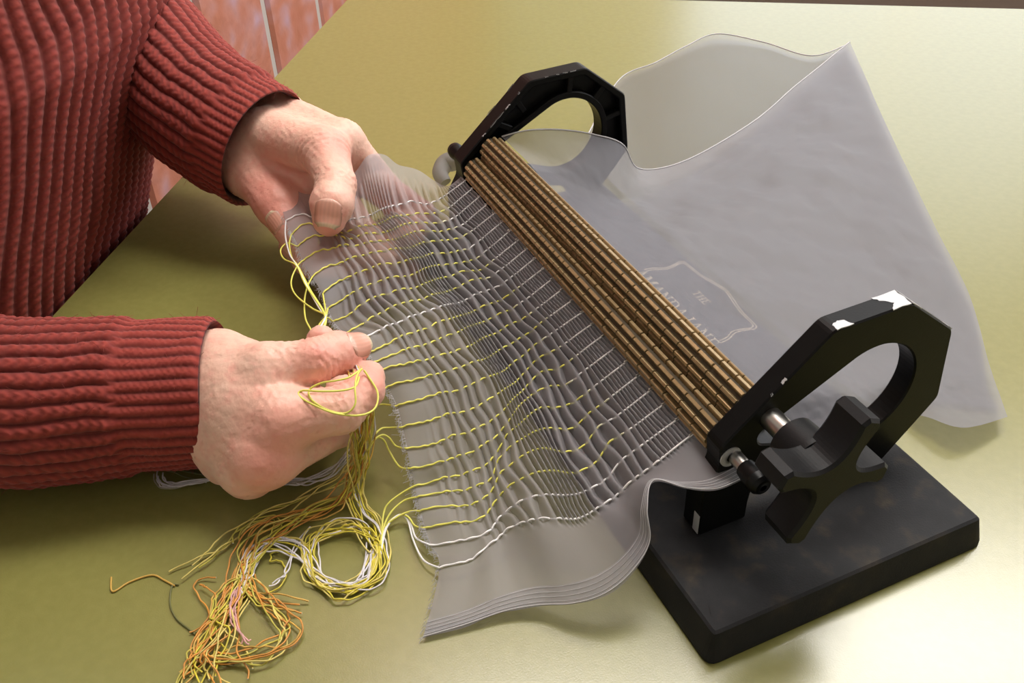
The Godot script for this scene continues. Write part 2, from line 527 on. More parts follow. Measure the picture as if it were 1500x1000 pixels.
func room() -> void:
	var lo := -0.74
	var hi := 2.3
	var f := Mb.new()
	wall_box(f, -1.6, 2.35, -2.7, 3.2, lo - 0.1, lo)
	structure("floor", f, "floor_boards")
	f = Mb.new()
	wall_box(f, -1.6, 2.35, -2.7, 3.2, hi, hi + 0.1)
	structure("ceiling", f, "ceiling_paint")
	f = Mb.new()   # far wall, window openings u -1.35..-0.42 and 0.3..1.9, y 0.25..1.85
	wall_box(f, -1.6, -1.35, -2.7, -2.5, lo, hi)
	wall_box(f, -0.42, 0.3, -2.7, -2.5, lo, hi)
	wall_box(f, 1.9, 2.35, -2.7, -2.5, lo, hi)
	for e in [[-1.35, -0.42], [0.3, 1.9]]:
		wall_box(f, e[0], e[1], -2.7, -2.5, lo, 0.25)
		wall_box(f, e[0], e[1], -2.7, -2.5, 1.85, hi)
	structure("wall_far", f, "plaster")
	f = Mb.new()   # right wall, opening w -2.0..0.2, y 0.2..1.9
	wall_box(f, 2.2, 2.35, -2.5, -2.0, lo, hi)
	wall_box(f, 2.2, 2.35, 0.2, 3.2, lo, hi)
	wall_box(f, 2.2, 2.35, -2.0, 0.2, lo, 0.2)
	wall_box(f, 2.2, 2.35, -2.0, 0.2, 1.9, hi)
	structure("wall_right", f, "plaster")
	f = Mb.new()
	wall_box(f, -1.6, 2.2, 3.05, 3.2, lo, hi)
	structure("wall_near", f, "plaster")
	f = Mb.new()
	wall_box(f, -1.75, -1.6, -2.7, 3.2, lo, hi)
	structure("wall_back", f, "plaster")
	for k in 3:
		var fr := Mb.new()
		if k < 2:
			var e: Array = [[-1.35, -0.42], [0.3, 1.9]][k]
			for u in [e[0] + 0.03, (e[0] + e[1]) / 2, e[1] - 0.03]: wall_box(fr, u - 0.025, u + 0.025, -2.63, -2.57, 0.25, 1.85)
			for y in [0.28, 1.82]: wall_box(fr, e[0], e[1], -2.63, -2.57, y - 0.025, y + 0.025)
		else:
			for w in [-1.97, -0.9, 0.17]: wall_box(fr, 2.25, 2.31, w - 0.025, w + 0.025, 0.2, 1.9)
			for y in [0.23, 1.87]: wall_box(fr, 2.25, 2.31, -2.0, 0.2, y - 0.025, y + 0.025)
		structure("window_%d" % (k + 1), fr, "window_frame")
	# two flat ceiling lamps: housing, glowing diffuser, and the light just below
	for k in 2:
		var c: Vector3 = [Vector3(1.35, 2.275, -1.7), Vector3(0.25, 2.275, -1.15)][k]
		var lamp := thing("ceiling_lamp", c, ["flat rectangular ceiling lamp beyond the far right of the table", "flat rectangular ceiling lamp straight above the table"][k], "lamp")
		var lb := Mb.new()
		box(lb, c, TU * 0.36, Vector3(0, 0.024, 0), TW * 0.62, 0.004)
		part("housing", lb.mesh(), mats["window_frame"], lamp)
		lb = Mb.new()
		box(lb, c - Vector3(0, 0.027, 0), TU * 0.33, Vector3(0, 0.005, 0), TW * 0.59, 0.002)
		part("diffuser", lb.mesh(), mats["lamp_glow"], lamp)
		area_light("ceiling_lamp_light", c - Vector3(0, 0.04, 0), Vector3.DOWN, Vector2(0.64, 1.16), Color(1.0, 0.985, 0.965), [4.0, 3.9][k])
	# brick pier beside the table: mortar core with blocks standing proud of it
	f = Mb.new()
	wall_box(f, -0.5, -0.306, -2.5, 0.235, lo, hi)
	var core := structure("wall_left", f, "mortar")
	for y0 in [-0.735, -0.59, -0.31, -0.03, 0.25, 0.53, 0.81, 1.09, 1.37, 1.65, 1.93]:
		var tall := 0.125 if y0 < -0.7 else 0.262
		var w1 := 0.191
		while w1 > -2.2:
			var blk := Mb.new()
			var half := Vector3(0, tall / 2, 0)
			box(blk, tp(-0.35 + rng.randf_range(-0.001, 0.001), w1 - 0.1 + 0.004 + 0.035, y0 + tall / 2), TU * 0.05, half, TW * 0.1, 0.006)
			part("brick", blk.mesh(), mats["brick"], core)
			w1 -= 0.223

func table() -> void:
	var t := thing("table", tp(0.5, 0.5, -0.74), "olive green linoleum-topped work table under everything", "table")
	var mb := Mb.new()
	box(mb, tp(0.55, 0.62, -0.012), TU * 0.55, Vector3(0, 0.012, 0), TW * 0.62, 0.0015)
	part("table_top", mb.mesh(), mats["linoleum"], t)
	mb = Mb.new()
	box(mb, tp(0.55, 0.62, -0.06), TU * 0.50, Vector3(0, 0.035, 0), TW * 0.57, 0.002)
	part("apron", mb.mesh(), mats["table_edge"], t)
	for u in [0.09, 1.01]:
		for w in [0.09, 1.15]:
			mb = Mb.new()
			box(mb, tp(u, w, -0.4), TU * 0.028, Vector3(0, 0.34, 0), TW * 0.028, 0.003)
			part("leg", mb.mesh(), mats["table_edge"], t)

# ---------------------------------------------------------------- the pleater
func plate_outline() -> PackedVector2Array:
	return rounded([Vector2(29.5, 61), Vector2(75.5, 102.5), Vector2(112.5, 103.3), Vector2(139.5, 81.5), Vector2(143.5, 44), Vector2(119, 15.2), Vector2(107, 15.2), Vector2(98, 29), Vector2(80, 34), Vector2(62, 35), Vector2(49, 31), Vector2(47, 15.2), Vector2(24, 15.2), Vector2(24, 38), Vector2(31, 50)], 2.5, 3)

func hole_outline() -> PackedVector2Array:
	var p := PackedVector2Array()
	for k in 60:
		var a := TAU * k / 60.0
		p.append(Vector2(100, 62) + Vector2(cos(a), sin(a)) * 24.3)
		p.append(Vector2(52, 59) + Vector2(cos(a), sin(a)) * 4.5)
	var h := Geometry2D.convex_hull(p)
	if h[0].is_equal_approx(h[h.size() - 1]): h.remove_at(h.size() - 1)
	return h

func pleater() -> void:
	var t := thing("fabric_pleater", mp(170, 70, 0), "black hand-cranked fabric pleater with grooved brass rollers between two end plates", "pleater")
	var mb := Mb.new()   # base: a tapered slab
	var lo := rounded([Vector2(0, 0), Vector2(335, 0), Vector2(335, 137), Vector2(0, 137)], 5, 4)
	var hi := inset(lo, 3.0)
	var top := inset(lo, 4.2)
	for i in lo.size():
		var j := (i + 1) % lo.size()
		var e := lo[j] - lo[i]
		var out := AX * e.y - BX * e.x
		if out.dot(mp((lo[i].x + lo[j].x) / 2, (lo[i].y + lo[j].y) / 2, 0) - mp(167, 68, 0)) < 0: out = -out
		out = out.normalized()
		mb.quad(mp(lo[i].x, lo[i].y, 0.2), mp(lo[j].x, lo[j].y, 0.2), mp(lo[j].x, lo[j].y, 2), mp(lo[i].x, lo[i].y, 2), out)
		mb.quad(mp(lo[i].x, lo[i].y, 2), mp(lo[j].x, lo[j].y, 2), mp(hi[j].x, hi[j].y, 14.2), mp(hi[i].x, hi[i].y, 14.2), out)
		mb.quad(mp(hi[i].x, hi[i].y, 14.2), mp(hi[j].x, hi[j].y, 14.2), mp(top[j].x, top[j].y, 15), mp(top[i].x, top[i].y, 15), out + Vector3.UP)
		mb.tri(mp(167, 68, 15), mp(top[i].x, top[i].y, 15), mp(top[j].x, top[j].y, 15), Vector3.UP)
		mb.tri(mp(167, 68, 0.2), mp(lo[i].x, lo[i].y, 0.2), mp(lo[j].x, lo[j].y, 0.2), Vector3.DOWN)
	part("base", mb.mesh(), mats["dusty_black"], t)
	gold_label(t)
	var ol := plate_outline()
	var hl := hole_outline()
	var place := func(x: float, y: float, z: float) -> Vector3: return mp(z, x, y)
	mb = Mb.new()
	slab(mb, ol, hl, 46.5, 56.5, 0.7, place)
	var near := part("end_plate", mb.mesh(), mats["black_paint"], t)
	mb = Mb.new()
	slab(mb, rounded([Vector2(23.5, 15.1), Vector2(47, 15.1), Vector2(47, 40), Vector2(45, 46), Vector2(26, 46), Vector2(23.5, 42)], 1.5, 2), PackedVector2Array(), 45.5, 57, 0.6, place)
	part("foot", mb.mesh(), mats["black_paint"], near)
	chips(near)
	# far plate: web, rim, ring round the hole and ribs between
	mb = Mb.new()
	slab(mb, inset(ol, 1.0), inset(hl, -1.0), 320, 325.5, 0.3, place)
	slab(mb, ol, inset(ol, 4.0), 314, 326, 0.6, place)
	slab(mb, inset(hl, -4.0), hl, 314.6, 326, 0.6, place)
	for deg in [-38, 12, 47, 86, 122, 150]:
		var d := Vector2(cos(deg_to_rad(deg)), sin(deg_to_rad(deg)))
		var c := Vector2(100, 62) if deg < 100 else Vector2(86, 62)
		var s := Vector2(-d.y, d.x) * 1.6
		var hit := c + d * 60.0
		for i in ol.size():
			var x = Geometry2D.segment_intersects_segment(c, c + d * 90.0, ol[i], ol[(i + 1) % ol.size()])
			if x != null: hit = x
		slab(mb, PackedVector2Array([c + d * 26.0 + s, hit - d * 2.0 + s, hit - d * 2.0 - s, c + d * 26.0 - s]), PackedVector2Array(), 314.8, 325, 0.3, place)
	var far := part("end_plate", mb.mesh(), mats["black_paint"], t)
	far_chips(far)
	# rollers: toothed rings strung on a core, every ring a piece
	var rings := {}
	for w in [9.9, 4.75]: rings[w] = ring_mesh(w, 8.4, 5.9, 12)
	var spots := [[38.4, 55.7, 0.0], [49.2, 66.4, 0.13], [53.5, 51.0, 0.2]]
	for s in spots:
		var core := Mb.new()
		core.lathe(mp(56.5, s[0], s[1]), AX, [[0.0, 0.0], [0.0, 0.0063], [0.2575, 0.0063], [0.2575, 0.0]], 28)
		var r := part("roller", core.mesh(), mats["dull_brass"], t)
		var a := 57.2
		var edges := []
		var x := 67.4
		edges.append(x)
		while x < 306:
			x += 10.6 if x < 180 else 5.3
			edges.append(x)
		var spin := AX.cross(Vector3.UP)
		var first := true
		for e in edges:
			var wide: bool = e - a > 7.0
			var g := MeshInstance3D.new()
			g.name = "toothed_ring"
			g.mesh = rings[9.9 if wide else 4.75]
			g.material_override = mats["brass"]
			r.add_child(g, true)
			var b := Basis(AX.cross(Vector3.UP).normalized(), Vector3.UP, AX.cross(Vector3.UP).cross(Vector3.UP).normalized())
			b = b * Basis(b.inverse() * AX, s[2])
			g.transform = Transform3D(Basis(AX, s[2]), mp((a + e) / 2, s[0], s[1]) - world_of(r))
			a = e
	# pins with black caps on the first roller's shaft, both ends
	for k in 2:
		var dir := -AX if k == 0 else AX
		var from := mp(46.5, 36.9, 54.3) if k == 0 else mp(326, 36.9, 55.5)
		mb = Mb.new()
		mb.lathe(from, dir, [[-0.003, 0.0], [-0.003, 0.0031], [0.0075, 0.0031], [0.0075, 0.0]], 24)
		var pin := part("shaft_pin", mb.mesh(), mats["steel"], t)
		mb = Mb.new()
		mb.lathe(from + dir * 0.0068, dir, [[0.0, 0.0], [0.0, 0.0036], [0.0004, 0.0040], [0.0045, 0.0047], [0.0075, 0.0050], [0.0105, 0.0046], [0.012, 0.0034], [0.0125, 0.0]], 28)
		part("cap", mb.mesh(), mats["black_paint"], pin)
	# crank shaft, hub and four-armed knob
	mb = Mb.new()
	mb.lathe(mp(52, 51.5, 68.6), -AX, [[0.0, 0.0], [0.0, 0.0047], [0.024, 0.0047], [0.024, 0.0]], 32)
	part("crank_shaft", mb.mesh(), mats["steel"], t)
	mb = Mb.new()
	mb.lathe(mp(34, 51.5, 68.6), -AX, [[0.0, 0.0], [0.0, 0.0092], [0.0006, 0.0099], [0.012, 0.0106], [0.014, 0.0106]], 36)
	var arms := PackedVector2Array()
	for k in 4:
		var ang: float = [64.0, 158.0, 243.0, 345.0][k]
		var nxt: float = [158.0, 243.0, 345.0, 424.0][k]
		var d := Vector2(cos(deg_to_rad(ang)), sin(deg_to_rad(ang)))
		var s := Vector2(-d.y, d.x)
		var len_: float = [27.5, 27.0, 30.5, 25.5][k]
		arms.append(d * (len_ - 3.0) - s * 4.9)
		arms.append(d * len_ - s * 2.7)
		arms.append(d * len_ + s * 2.7)
		arms.append(d * (len_ - 3.0) + s * 4.9)
		var d2 := Vector2(cos(deg_to_rad(nxt)), sin(deg_to_rad(nxt)))
		var s2 := Vector2(-d2.y, d2.x)
		var a0 := d * (len_ - 3.0) + s * 4.9
		var len2: float = [27.0, 30.5, 25.5, 27.5][k]
		var a2 := d2 * (len2 - 3.0) - s2 * 4.9
		var mid := (d + d2).normalized() * 9.8
		var c1 := mid * 2.0 - (a0 + a2) * 0.5
		for q in range(1, 21):
			var f := q / 21.0
			arms.append(a0.lerp(c1, f).lerp(c1.lerp(a2, f), f))
	slab(mb, arms, PackedVector2Array(), 23.5, 8.0, 1.2, func(x: float, y: float, z: float) -> Vector3: return mp(z, 51.8 + x, 68.8 + y))
	part("knob", mb.mesh(), mats["knob_plastic"], t)
	for i in 24:
		mb = Mb.new()
		var a := 66.9 + 10.6 * i
		mb.tube([mp(a, 36.5, 53.0), mp(a, 32.0, 51.6), mp(a, 29.6, 51.0)], 0.0005, 6)
		part("needle", mb.mesh(), mats["steel"], t)

func ring_mesh(w: float, ro: float, ri: float, teeth: int) -> ArrayMesh:   # gear ring along AX, centred
	var mb := Mb.new()
	var prof := []
	var step := TAU / teeth
	for k in teeth:
		var a := step * k
		for q in [[-0.27, ri], [-0.21, ro - 0.4], [-0.15, ro], [0.15, ro], [0.21, ro - 0.4], [0.27, ri]]:
			prof.append([a + step * q[0], q[1]])
	var sx := AX.cross(Vector3.UP).normalized()
	var h := w * 0.0005
	var m := prof.size()
	for i in m:
		var p: Array = prof[i]
		var q: Array = prof[(i + 1) % m]
		var dp: Vector3 = sx * cos(p[0]) + Vector3.UP * sin(p[0])
		var dq: Vector3 = sx * cos(q[0]) + Vector3.UP * sin(q[0])
		var p3: Vector3 = dp * p[1] * 0.001
		var q3: Vector3 = dq * q[1] * 0.001
		var pi: Vector3 = dp * (p[1] - 0.2) * 0.001
		var qi: Vector3 = dq * (q[1] - 0.2) * 0.001
		var out: Vector3 = (q3 - p3).cross(AX)
		if out.dot(dp + dq) < 0: out = -out
		var hh := h - 0.0002
		mb.quad(p3 - AX * hh, q3 - AX * hh, q3 + AX * hh, p3 + AX * hh, out)
		for s in [-1.0, 1.0]:
			mb.quad(p3 + AX * hh * s, q3 + AX * hh * s, qi + AX * h * s, pi + AX * h * s, AX * s + out.normalized())
			mb.quad(pi + AX * h * s, qi + AX * h * s, dq * 0.0062 + AX * h * s, dp * 0.0062 + AX * h * s, AX * s)
	return mb.mesh()

func gold_label(t: Node3D) -> void:
	var mb := Mb.new()
	var line := func(pl: Array, w: float) -> void:
		var c := []
		for q in pl: c.append(Vector3(q.x, q.y, 0))
		c = curve(c, 6)
		for i in c.size() - 1:
			var p := Vector2(c[i].x, c[i].y)
			var q := Vector2(c[i + 1].x, c[i + 1].y)
			var n := (q - p).normalized().orthogonal() * w * 0.5
			mb.quad(mp(p.x + n.x, p.y + n.y, 15.25), mp(q.x + n.x, q.y + n.y, 15.25), mp(q.x - n.x, q.y - n.y, 15.25), mp(p.x - n.x, p.y - n.y, 15.25), Vector3.UP)
	for k in 2:
		var s := 1.0 if k == 0 else 0.955
		var cn := Vector2(188, 105)
		for side in [-1.0, 1.0]:
			var pl := []
			for q in [Vector2(0.5, 30.5), Vector2(9, 28.6), Vector2(20, 26.2), Vector2(29, 25.6), Vector2(35, 25.2)]:
				pl.append(cn + Vector2(q.x * side, q.y) * s)
			line.call(pl, 0.55)
			pl = []
			for q in [Vector2(35, 25.2), Vector2(36.5, 22.5), Vector2(35.4, 19), Vector2(34.6, 12), Vector2(37.5, 6), Vector2(38.5, 0)]:
				pl.append(cn + Vector2(q.x * side, q.y) * s)
			line.call(pl, 0.75)
	part("label_border", mb.mesh(), mats["gold_print"], t)
	for k in 2:
		var tm := TextMesh.new()
		tm.text = ["THE", "AMANDA JANE"][k]
		var f := SystemFont.new()
		f.font_names = PackedStringArray(["Droid Serif"])
		tm.font = f
		tm.font_size = 32
		tm.pixel_size = [0.00020, 0.00034][k]
		tm.depth = 0.0002
		var o := MeshInstance3D.new()
		o.name = "lettering"
		o.mesh = tm
		o.material_override = mats["gold_print"]
		t.add_child(o, true)
		o.transform = Transform3D(Basis(-AX, BX, Vector3.UP), mp(188, [118.5, 100.6][k], 15.3) - world_of(t))

func edge_patch(mb: Mb, ol: Array, shape: Array, a0: float, off: float) -> void:
	# a flake lying on the plate's rim: shape of (mm along the edge, mm in depth), edge from ol[0] to ol[1]
	var p: Vector2 = ol[0]
	var q: Vector2 = ol[1]
	var d := (q - p).normalized()
	var n := Vector2(-d.y, d.x)
	if n.y < 0: n = -n
	var pl := PackedVector2Array()
	for s in shape: pl.append(s)
	var jag := PackedVector2Array()
	for i in pl.size():
		var e := pl[(i + 1) % pl.size()] - pl[i]
		for k in 4: jag.append(pl[i] + e * (k / 4.0) + Vector2(rng.randf_range(-0.35, 0.35), rng.randf_range(-0.35, 0.35)))
	slab(mb, jag, PackedVector2Array(), -0.3, off, 0.02, func(x: float, y: float, z: float) -> Vector3:
		var r: Vector2 = p + d * x + n * z
		return mp(a0 + y, r.x, r.y))

func chips(near: Node3D) -> void:
	var e1 := [Vector2(75.5, 102.5), Vector2(112.5, 103.3)]
	var e2 := [Vector2(112.5, 103.3), Vector2(139.5, 81.5)]
	var e0 := [Vector2(29.5, 61), Vector2(75.5, 102.5)]
	var list := [
		[e1, [Vector2(27, 0.2), Vector2(36.4, 0.3), Vector2(36.4, 9.8), Vector2(25, 9.8), Vector2(27.5, 6.5), Vector2(30.5, 3.5)], 46.5],
		[e2, [Vector2(0.3, 0.3), Vector2(6.5, 0.2), Vector2(10, 2.5), Vector2(5, 9.5), Vector2(0.3, 9.8)], 46.5],
		[e1, [Vector2(1, 0.2), Vector2(8.5, 0.4), Vector2(7, 3.4), Vector2(4, 4.6), Vector2(1.2, 3.5)], 46.5],
		[e2, [Vector2(30.5, 0.5), Vector2(34, 0.5), Vector2(34, 5), Vector2(31.5, 4)], 46.5],
		[e0, [Vector2(34, 0.2), Vector2(37, 0.2), Vector2(36.6, 1.6), Vector2(34.4, 1.4)], 46.5],
		[e0, [Vector2(28.2, 0.2), Vector2(29, 0.2), Vector2(29, 0.8), Vector2(28.3, 0.8)], 46.5],
	]
	for c in list:
		var mb := Mb.new()
		edge_patch(mb, c[0], c[1], c[2], 0.12)
		part("paint_chip", mb.mesh(), mats["bare_metal"], near)
	var mb2 := Mb.new()   # washer-like worn end round the pin
	mb2.lathe(mp(46.6, 35.0, 54.8), -AX, [[0.0, 0.0], [0.0, 0.0047], [0.0006, 0.0047], [0.0006, 0.0]], 26)
	part("washer", mb2.mesh(), mats["bare_metal"], near)
	mb2 = Mb.new()
	box(mb2, mp(47.6, 23.4, 21.5), AX * 0.0019, Vector3(0, 0.0052, 0), BX * 0.00015, 0.0001)
	part("paint_chip", mb2.mesh(), mats["bare_metal"], near)

func far_chips(far: Node3D) -> void:
	var e0 := [Vector2(29.5, 61), Vector2(75.5, 102.5)]
	var e1 := [Vector2(75.5, 102.5), Vector2(112.5, 103.3)]
	for c in [[e0, 27.0, 12.0, 1.0, 0.2], [e0, 40.5, 4.0, 0.7, 0.2], [e0, 52.0, 1.4, 1.1, 0.2], [e0, 20.0, 3.0, 0.8, 0.2], [e0, 31.0, 8.0, 1.0, 10.9], [e0, 49.0, 6.0, 1.0, 10.9], [e1, 10.0, 2.0, 0.9, 0.2], [e1, 21.5, 3.0, 0.9, 0.2], [e1, 26.5, 3.6, 0.8, 0.2], [e1, 17.5, 1.2, 0.6, 0.2]]:
		var mb := Mb.new()
		var x: float = c[1]
		var l: float = c[2]
		var d: float = c[3]
		var y: float = c[4]
		edge_patch(mb, c[0], [Vector2(x, y), Vector2(x + l, y), Vector2(x + l * 0.9, y + d), Vector2(x + l * 0.15, y + d)], 314.0, 0.1)
		part("paint_chip", mb.mesh(), mats["bare_metal"], far)

# ---------------------------------------------------------------- cloth
const COLS := [0.0, 0.08, 0.16, 0.24, 0.32, 0.4, 0.48, 0.56, 0.64, 0.72, 0.8, 0.9, 1.0]

func ctrl(r: int, k: int) -> Vector3:
	var p: Array = CLOTH[clampi(r, 0, CLOTH.size() - 1)][clampi(k, 0, 12)]
	return Vector3(p[0], p[1], p[2]) * 0.0001

func along(r: int, v: float) -> Vector3:   # a row of the net at v
	var k := 0
	while k < 11 and v > COLS[k + 1]: k += 1
	var f: float = clampf((v - COLS[k]) / (COLS[k + 1] - COLS[k]), 0, 1)
	return ctrl(r, k).cubic_interpolate(ctrl(r, k + 1), ctrl(r, k - 1), ctrl(r, k + 2), f)

func middle(row: float, v: float) -> Vector3:   # cloth surface without pleats; row -1 far edge, 0..23 threads, 24 near hem
	var x := row + 1.0
	var r := clampi(int(floor(x)), 0, CLOTH.size() - 2)
	var f := x - r
	return along(r, v).cubic_interpolate(along(r + 1, v), along(r - 1, v), along(r + 2, v), f)

func pleat_phase(v: float) -> float:
	# pleats are packed at the rollers, open, packed again along a ridge, then open towards the free edge
	var p := 0.0
	p += 7.0 * smoothstep(-0.03, 0.17, v)
	p += 23.0 * v
	p += 5.0 * smoothstep(0.40, 0.56, v)
	return p

func pleat_amp(row: float, v: float) -> float:
	var a := 0.0009 + 0.0010 * smoothstep(0.08, 0.22, v) - 0.0004 * smoothstep(0.5, 0.6, v)
	a *= 1.0 - smoothstep(0.74, 0.93, v + 0.05 * sin(row * 0.6))
	a *= 1.0 - 0.45 * smoothstep(10.0, 20.0, row) * smoothstep(0.5, 0.8, v)
	a *= 1.0 - smoothstep(22.9, 23.14, row)
	a *= smoothstep(-0.75, -0.1, row)
	return a

func cloth() -> void:
	var t := thing("organza_cloth", mp(180, 60, 0), "sheer grey silk organza fed through the brass rollers, pleated on the left of them", "cloth")
	var rowlist := []
	for k in 24 * 6: rowlist.append(-1.0 + k / 6.0)
	for k in 21: rowlist.append(23.0 + k / 20.0)
	var us := rowlist.size()
	var vs := 460
	var g := PackedVector3Array()
	g.resize(us * vs)
	for j in us:
		var row: float = rowlist[j]
		var base := []
		for i in vs: base.append(middle(row, i / (vs - 1.0)))
		for i in vs:
			var v := i / (vs - 1.0)
			var p: Vector3 = base[i]
			var ph := pleat_phase(v) + 0.35 * soft.get_noise_2d(row * 0.35, v * 9.0) + 0.15 * sin(row * 0.5)
			var w := cos(TAU * ph)
			w = 0.85 * w + 0.25 * cos(TAU * ph * 2.0 + 0.6) + 0.2 * soft.get_noise_2d(ph * 0.7, row * 0.15)
			var amp := pleat_amp(row, v)
			# the pleats lean over, so that the silk lies in folds of three layers
			var i0 := maxi(i - 2, 0)
			var i1 := mini(i + 2, vs - 1)
			var t3: Vector3 = base[i1] - base[i0]
			var gap := t3.length() / maxf(pleat_phase(i1 / (vs - 1.0)) - pleat_phase(i0 / (vs - 1.0)), 0.01)
			p += t3.normalized() * minf(0.21 * gap, 0.0012) * sin(TAU * ph + 0.5) * minf(amp / 0.0012, 1.0)
			p.y += amp * w * 1.4
			p.y += 0.0012 * soft.get_noise_2d(row * 0.3 + 50.0, v * 7.0) * smoothstep(0.1, 0.3, v)
			p.y = maxf(p.y, 0.0006)
			g[j * vs + i] = p
	var mb := Mb.new()
	mb.grid(g, vs, us, 1.0)
	part("pleated_panel", mb.mesh(), mats["organza"], t)
	# stitched hem band along the near edge
	g = PackedVector3Array()
	for j in 9:
		for i in 160:
			var v := i / 159.0
			g.append(middle(23.72 + 0.28 * j / 8.0, v) + Vector3(0, 0.0005 + 0.00015 * cos(PI * j), 0))
	mb = Mb.new()
	mb.grid(g, 160, 9, 1.0)
	part("hem_band", mb.mesh(), mats["organza_hem"], t)
	for row in [23.74, 23.80, 23.86, 23.93, 23.985]:
		var line := []
		for i in 160: line.append(middle(row, i / 159.0) + Vector3(0, 0.0009, 0))
		mb = Mb.new()
		mb.tube(line, 0.00009 if row < 23.97 else 0.0002, 5)
		part("hem_stitching", mb.mesh(), mats["frayed_silk"], t)
	# frayed free edge
	mb = Mb.new()
	for k in 900:
		var row := rng.randf_range(-0.4, 24.0)
		var p := middle(row, 1.0)
		var q := middle(row, 0.975)
		var d := (p - q).normalized()
		var s := (middle(row + 0.1, 1.0) - p).normalized()
		var l := rng.randf_range(0.0012, 0.004) * (2.2 if rng.randf() < 0.06 else 1.0)
		var e := p + d * l * 0.6 + s * rng.randf_range(-0.002, 0.003) + Vector3(0, -0.0004, 0)
		e.y = maxf(e.y, 0.0004)
		mb.tube([q.lerp(p, 0.7), p + d * l * 0.25, e], 0.00009, 3)
	meta(part("frayed_edge", mb.mesh(), mats["frayed_silk"], t), "", "", "", "stuff")
	# the unpleated length beyond the rollers: an upper layer and the layer folded under it
	var up := [
		pts("-14 720 -5207 149 740 -5234 378 680 -5341 559 610 -5407 740 500 -5486 892 220 -5685 1264 130 -5970 1834 100 -6567 2363 90 -7268 3067 70 -8186"),
		pts("128 620 -5077 267 560 -5131 426 480 -5133 573 400 -5150 729 320 -5216 955 230 -5435 1387 150 -5829 1926 110 -6319 2413 90 -6816 2959 60 -7367"),
		pts("231 560 -4913 337 480 -4954 463 420 -4930 605 360 -4969 753 300 -5064 963 240 -5196 1356 170 -5487 1855 120 -5930 2341 90 -6381 2868 60 -6755"),
		pts("461 560 -4337 578 460 -4451 700 400 -4512 851 340 -4613 1031 290 -4742 1277 230 -4957 1624 160 -5261 2028 110 -5610 2384 90 -5874 2778 60 -6044"),
		pts("686 560 -3800 800 460 -3914 924 390 -4007 1070 340 -4107 1250 290 -4233 1460 240 -4407 1769 160 -4689 2096 100 -4938 2394 80 -5071 2670 50 -5134"),
		pts("863 560 -3377 988 460 -3489 1115 380 -3595 1245 330 -3674 1408 280 -3785 1582 240 -3897 1823 160 -4087 2114 90 -4255 2374 70 -4332 2581 50 -4360"),
		pts("987 550 -3096 1097 450 -3190 1220 380 -3256 1343 330 -3317 1487 280 -3397 1625 240 -3467 1855 140 -3606 2070 80 -3693 2255 60 -3712 2442 40 -3747"),
		pts("1044 420 -3020 1135 360 -3073 1257 310 -3144 1384 280 -3211 1511 260 -3274 1636 240 -3337 1869 80 -3509 2022 60 -3513 2197 50 -3474 2396 40 -3525"),
		pts("1065 280 -3006 1147 260 -3014 1259 240 -3063 1371 230 -3112 1503 220 -3179 1626 210 -3248 1841 50 -3429 1948 90 -3330 2076 120 -3214 2337 80 -3323")]
	sheet("flat_panel", up, mats["organza_sheet"], t, 0.0042)
	var under := [   # lies flat on the table beyond the base
		pts("617 120 -6457 984 40 -7637 1331 30 -7989 1651 40 -8317 1972 50 -8563 2353 30 -8371 2683 30 -8009 3058 30 -8229"),
		pts("663 140 -5818 945 50 -6530 1262 40 -6946 1549 40 -7219 1927 40 -7459 2290 40 -7567 2645 30 -7615 3019 30 -7757"),
		pts("794 140 -5441 977 60 -5846 1259 40 -6127 1609 40 -6425 1968 40 -6673 2316 30 -6910 2625 30 -7062 2942 25 -7123"),
		pts("991 140 -4977 1199 60 -5295 1487 40 -5539 1812 30 -5758 2123 30 -5910 2394 25 -6020 2661 25 -6103 2773 25 -5927"),
		pts("1188 140 -4515 1373 60 -4680 1635 40 -4722 1901 30 -4793 2136 25 -4861 2304 25 -4895 2483 25 -4929 2656 25 -5012"),
		pts("1384 140 -4051 1550 60 -4167 1770 40 -4142 2006 25 -4173 2180 25 -4187 2340 25 -4214 2456 25 -4220 2568 20 -4232"),
		pts("1582 140 -3585 1727 60 -3689 1857 40 -3673 1992 30 -3655 2109 25 -3643 2206 25 -3627 2282 25 -3601 2377 20 -3612"),
		pts("1742 130 -3321 1866 50 -3443 1957 25 -3496 2040 25 -3501 2122 25 -3497 2207 25 -3481 2290 25 -3456 2368 20 -3448")]
	sheet("folded_under_layer", under, mats["organza_under"], t, 0.0006)
	mb = Mb.new()
	mb.tube(curve(pts("-387 300 -5449 -417 340 -5504 -386 370 -5575 -315 380 -5587 -255 360 -5584 -220 340 -5525"), 6), 0.0065, 14, [], 0.35)
	part("rolled_margin", mb.mesh(), mats["organza_sheet"], t)

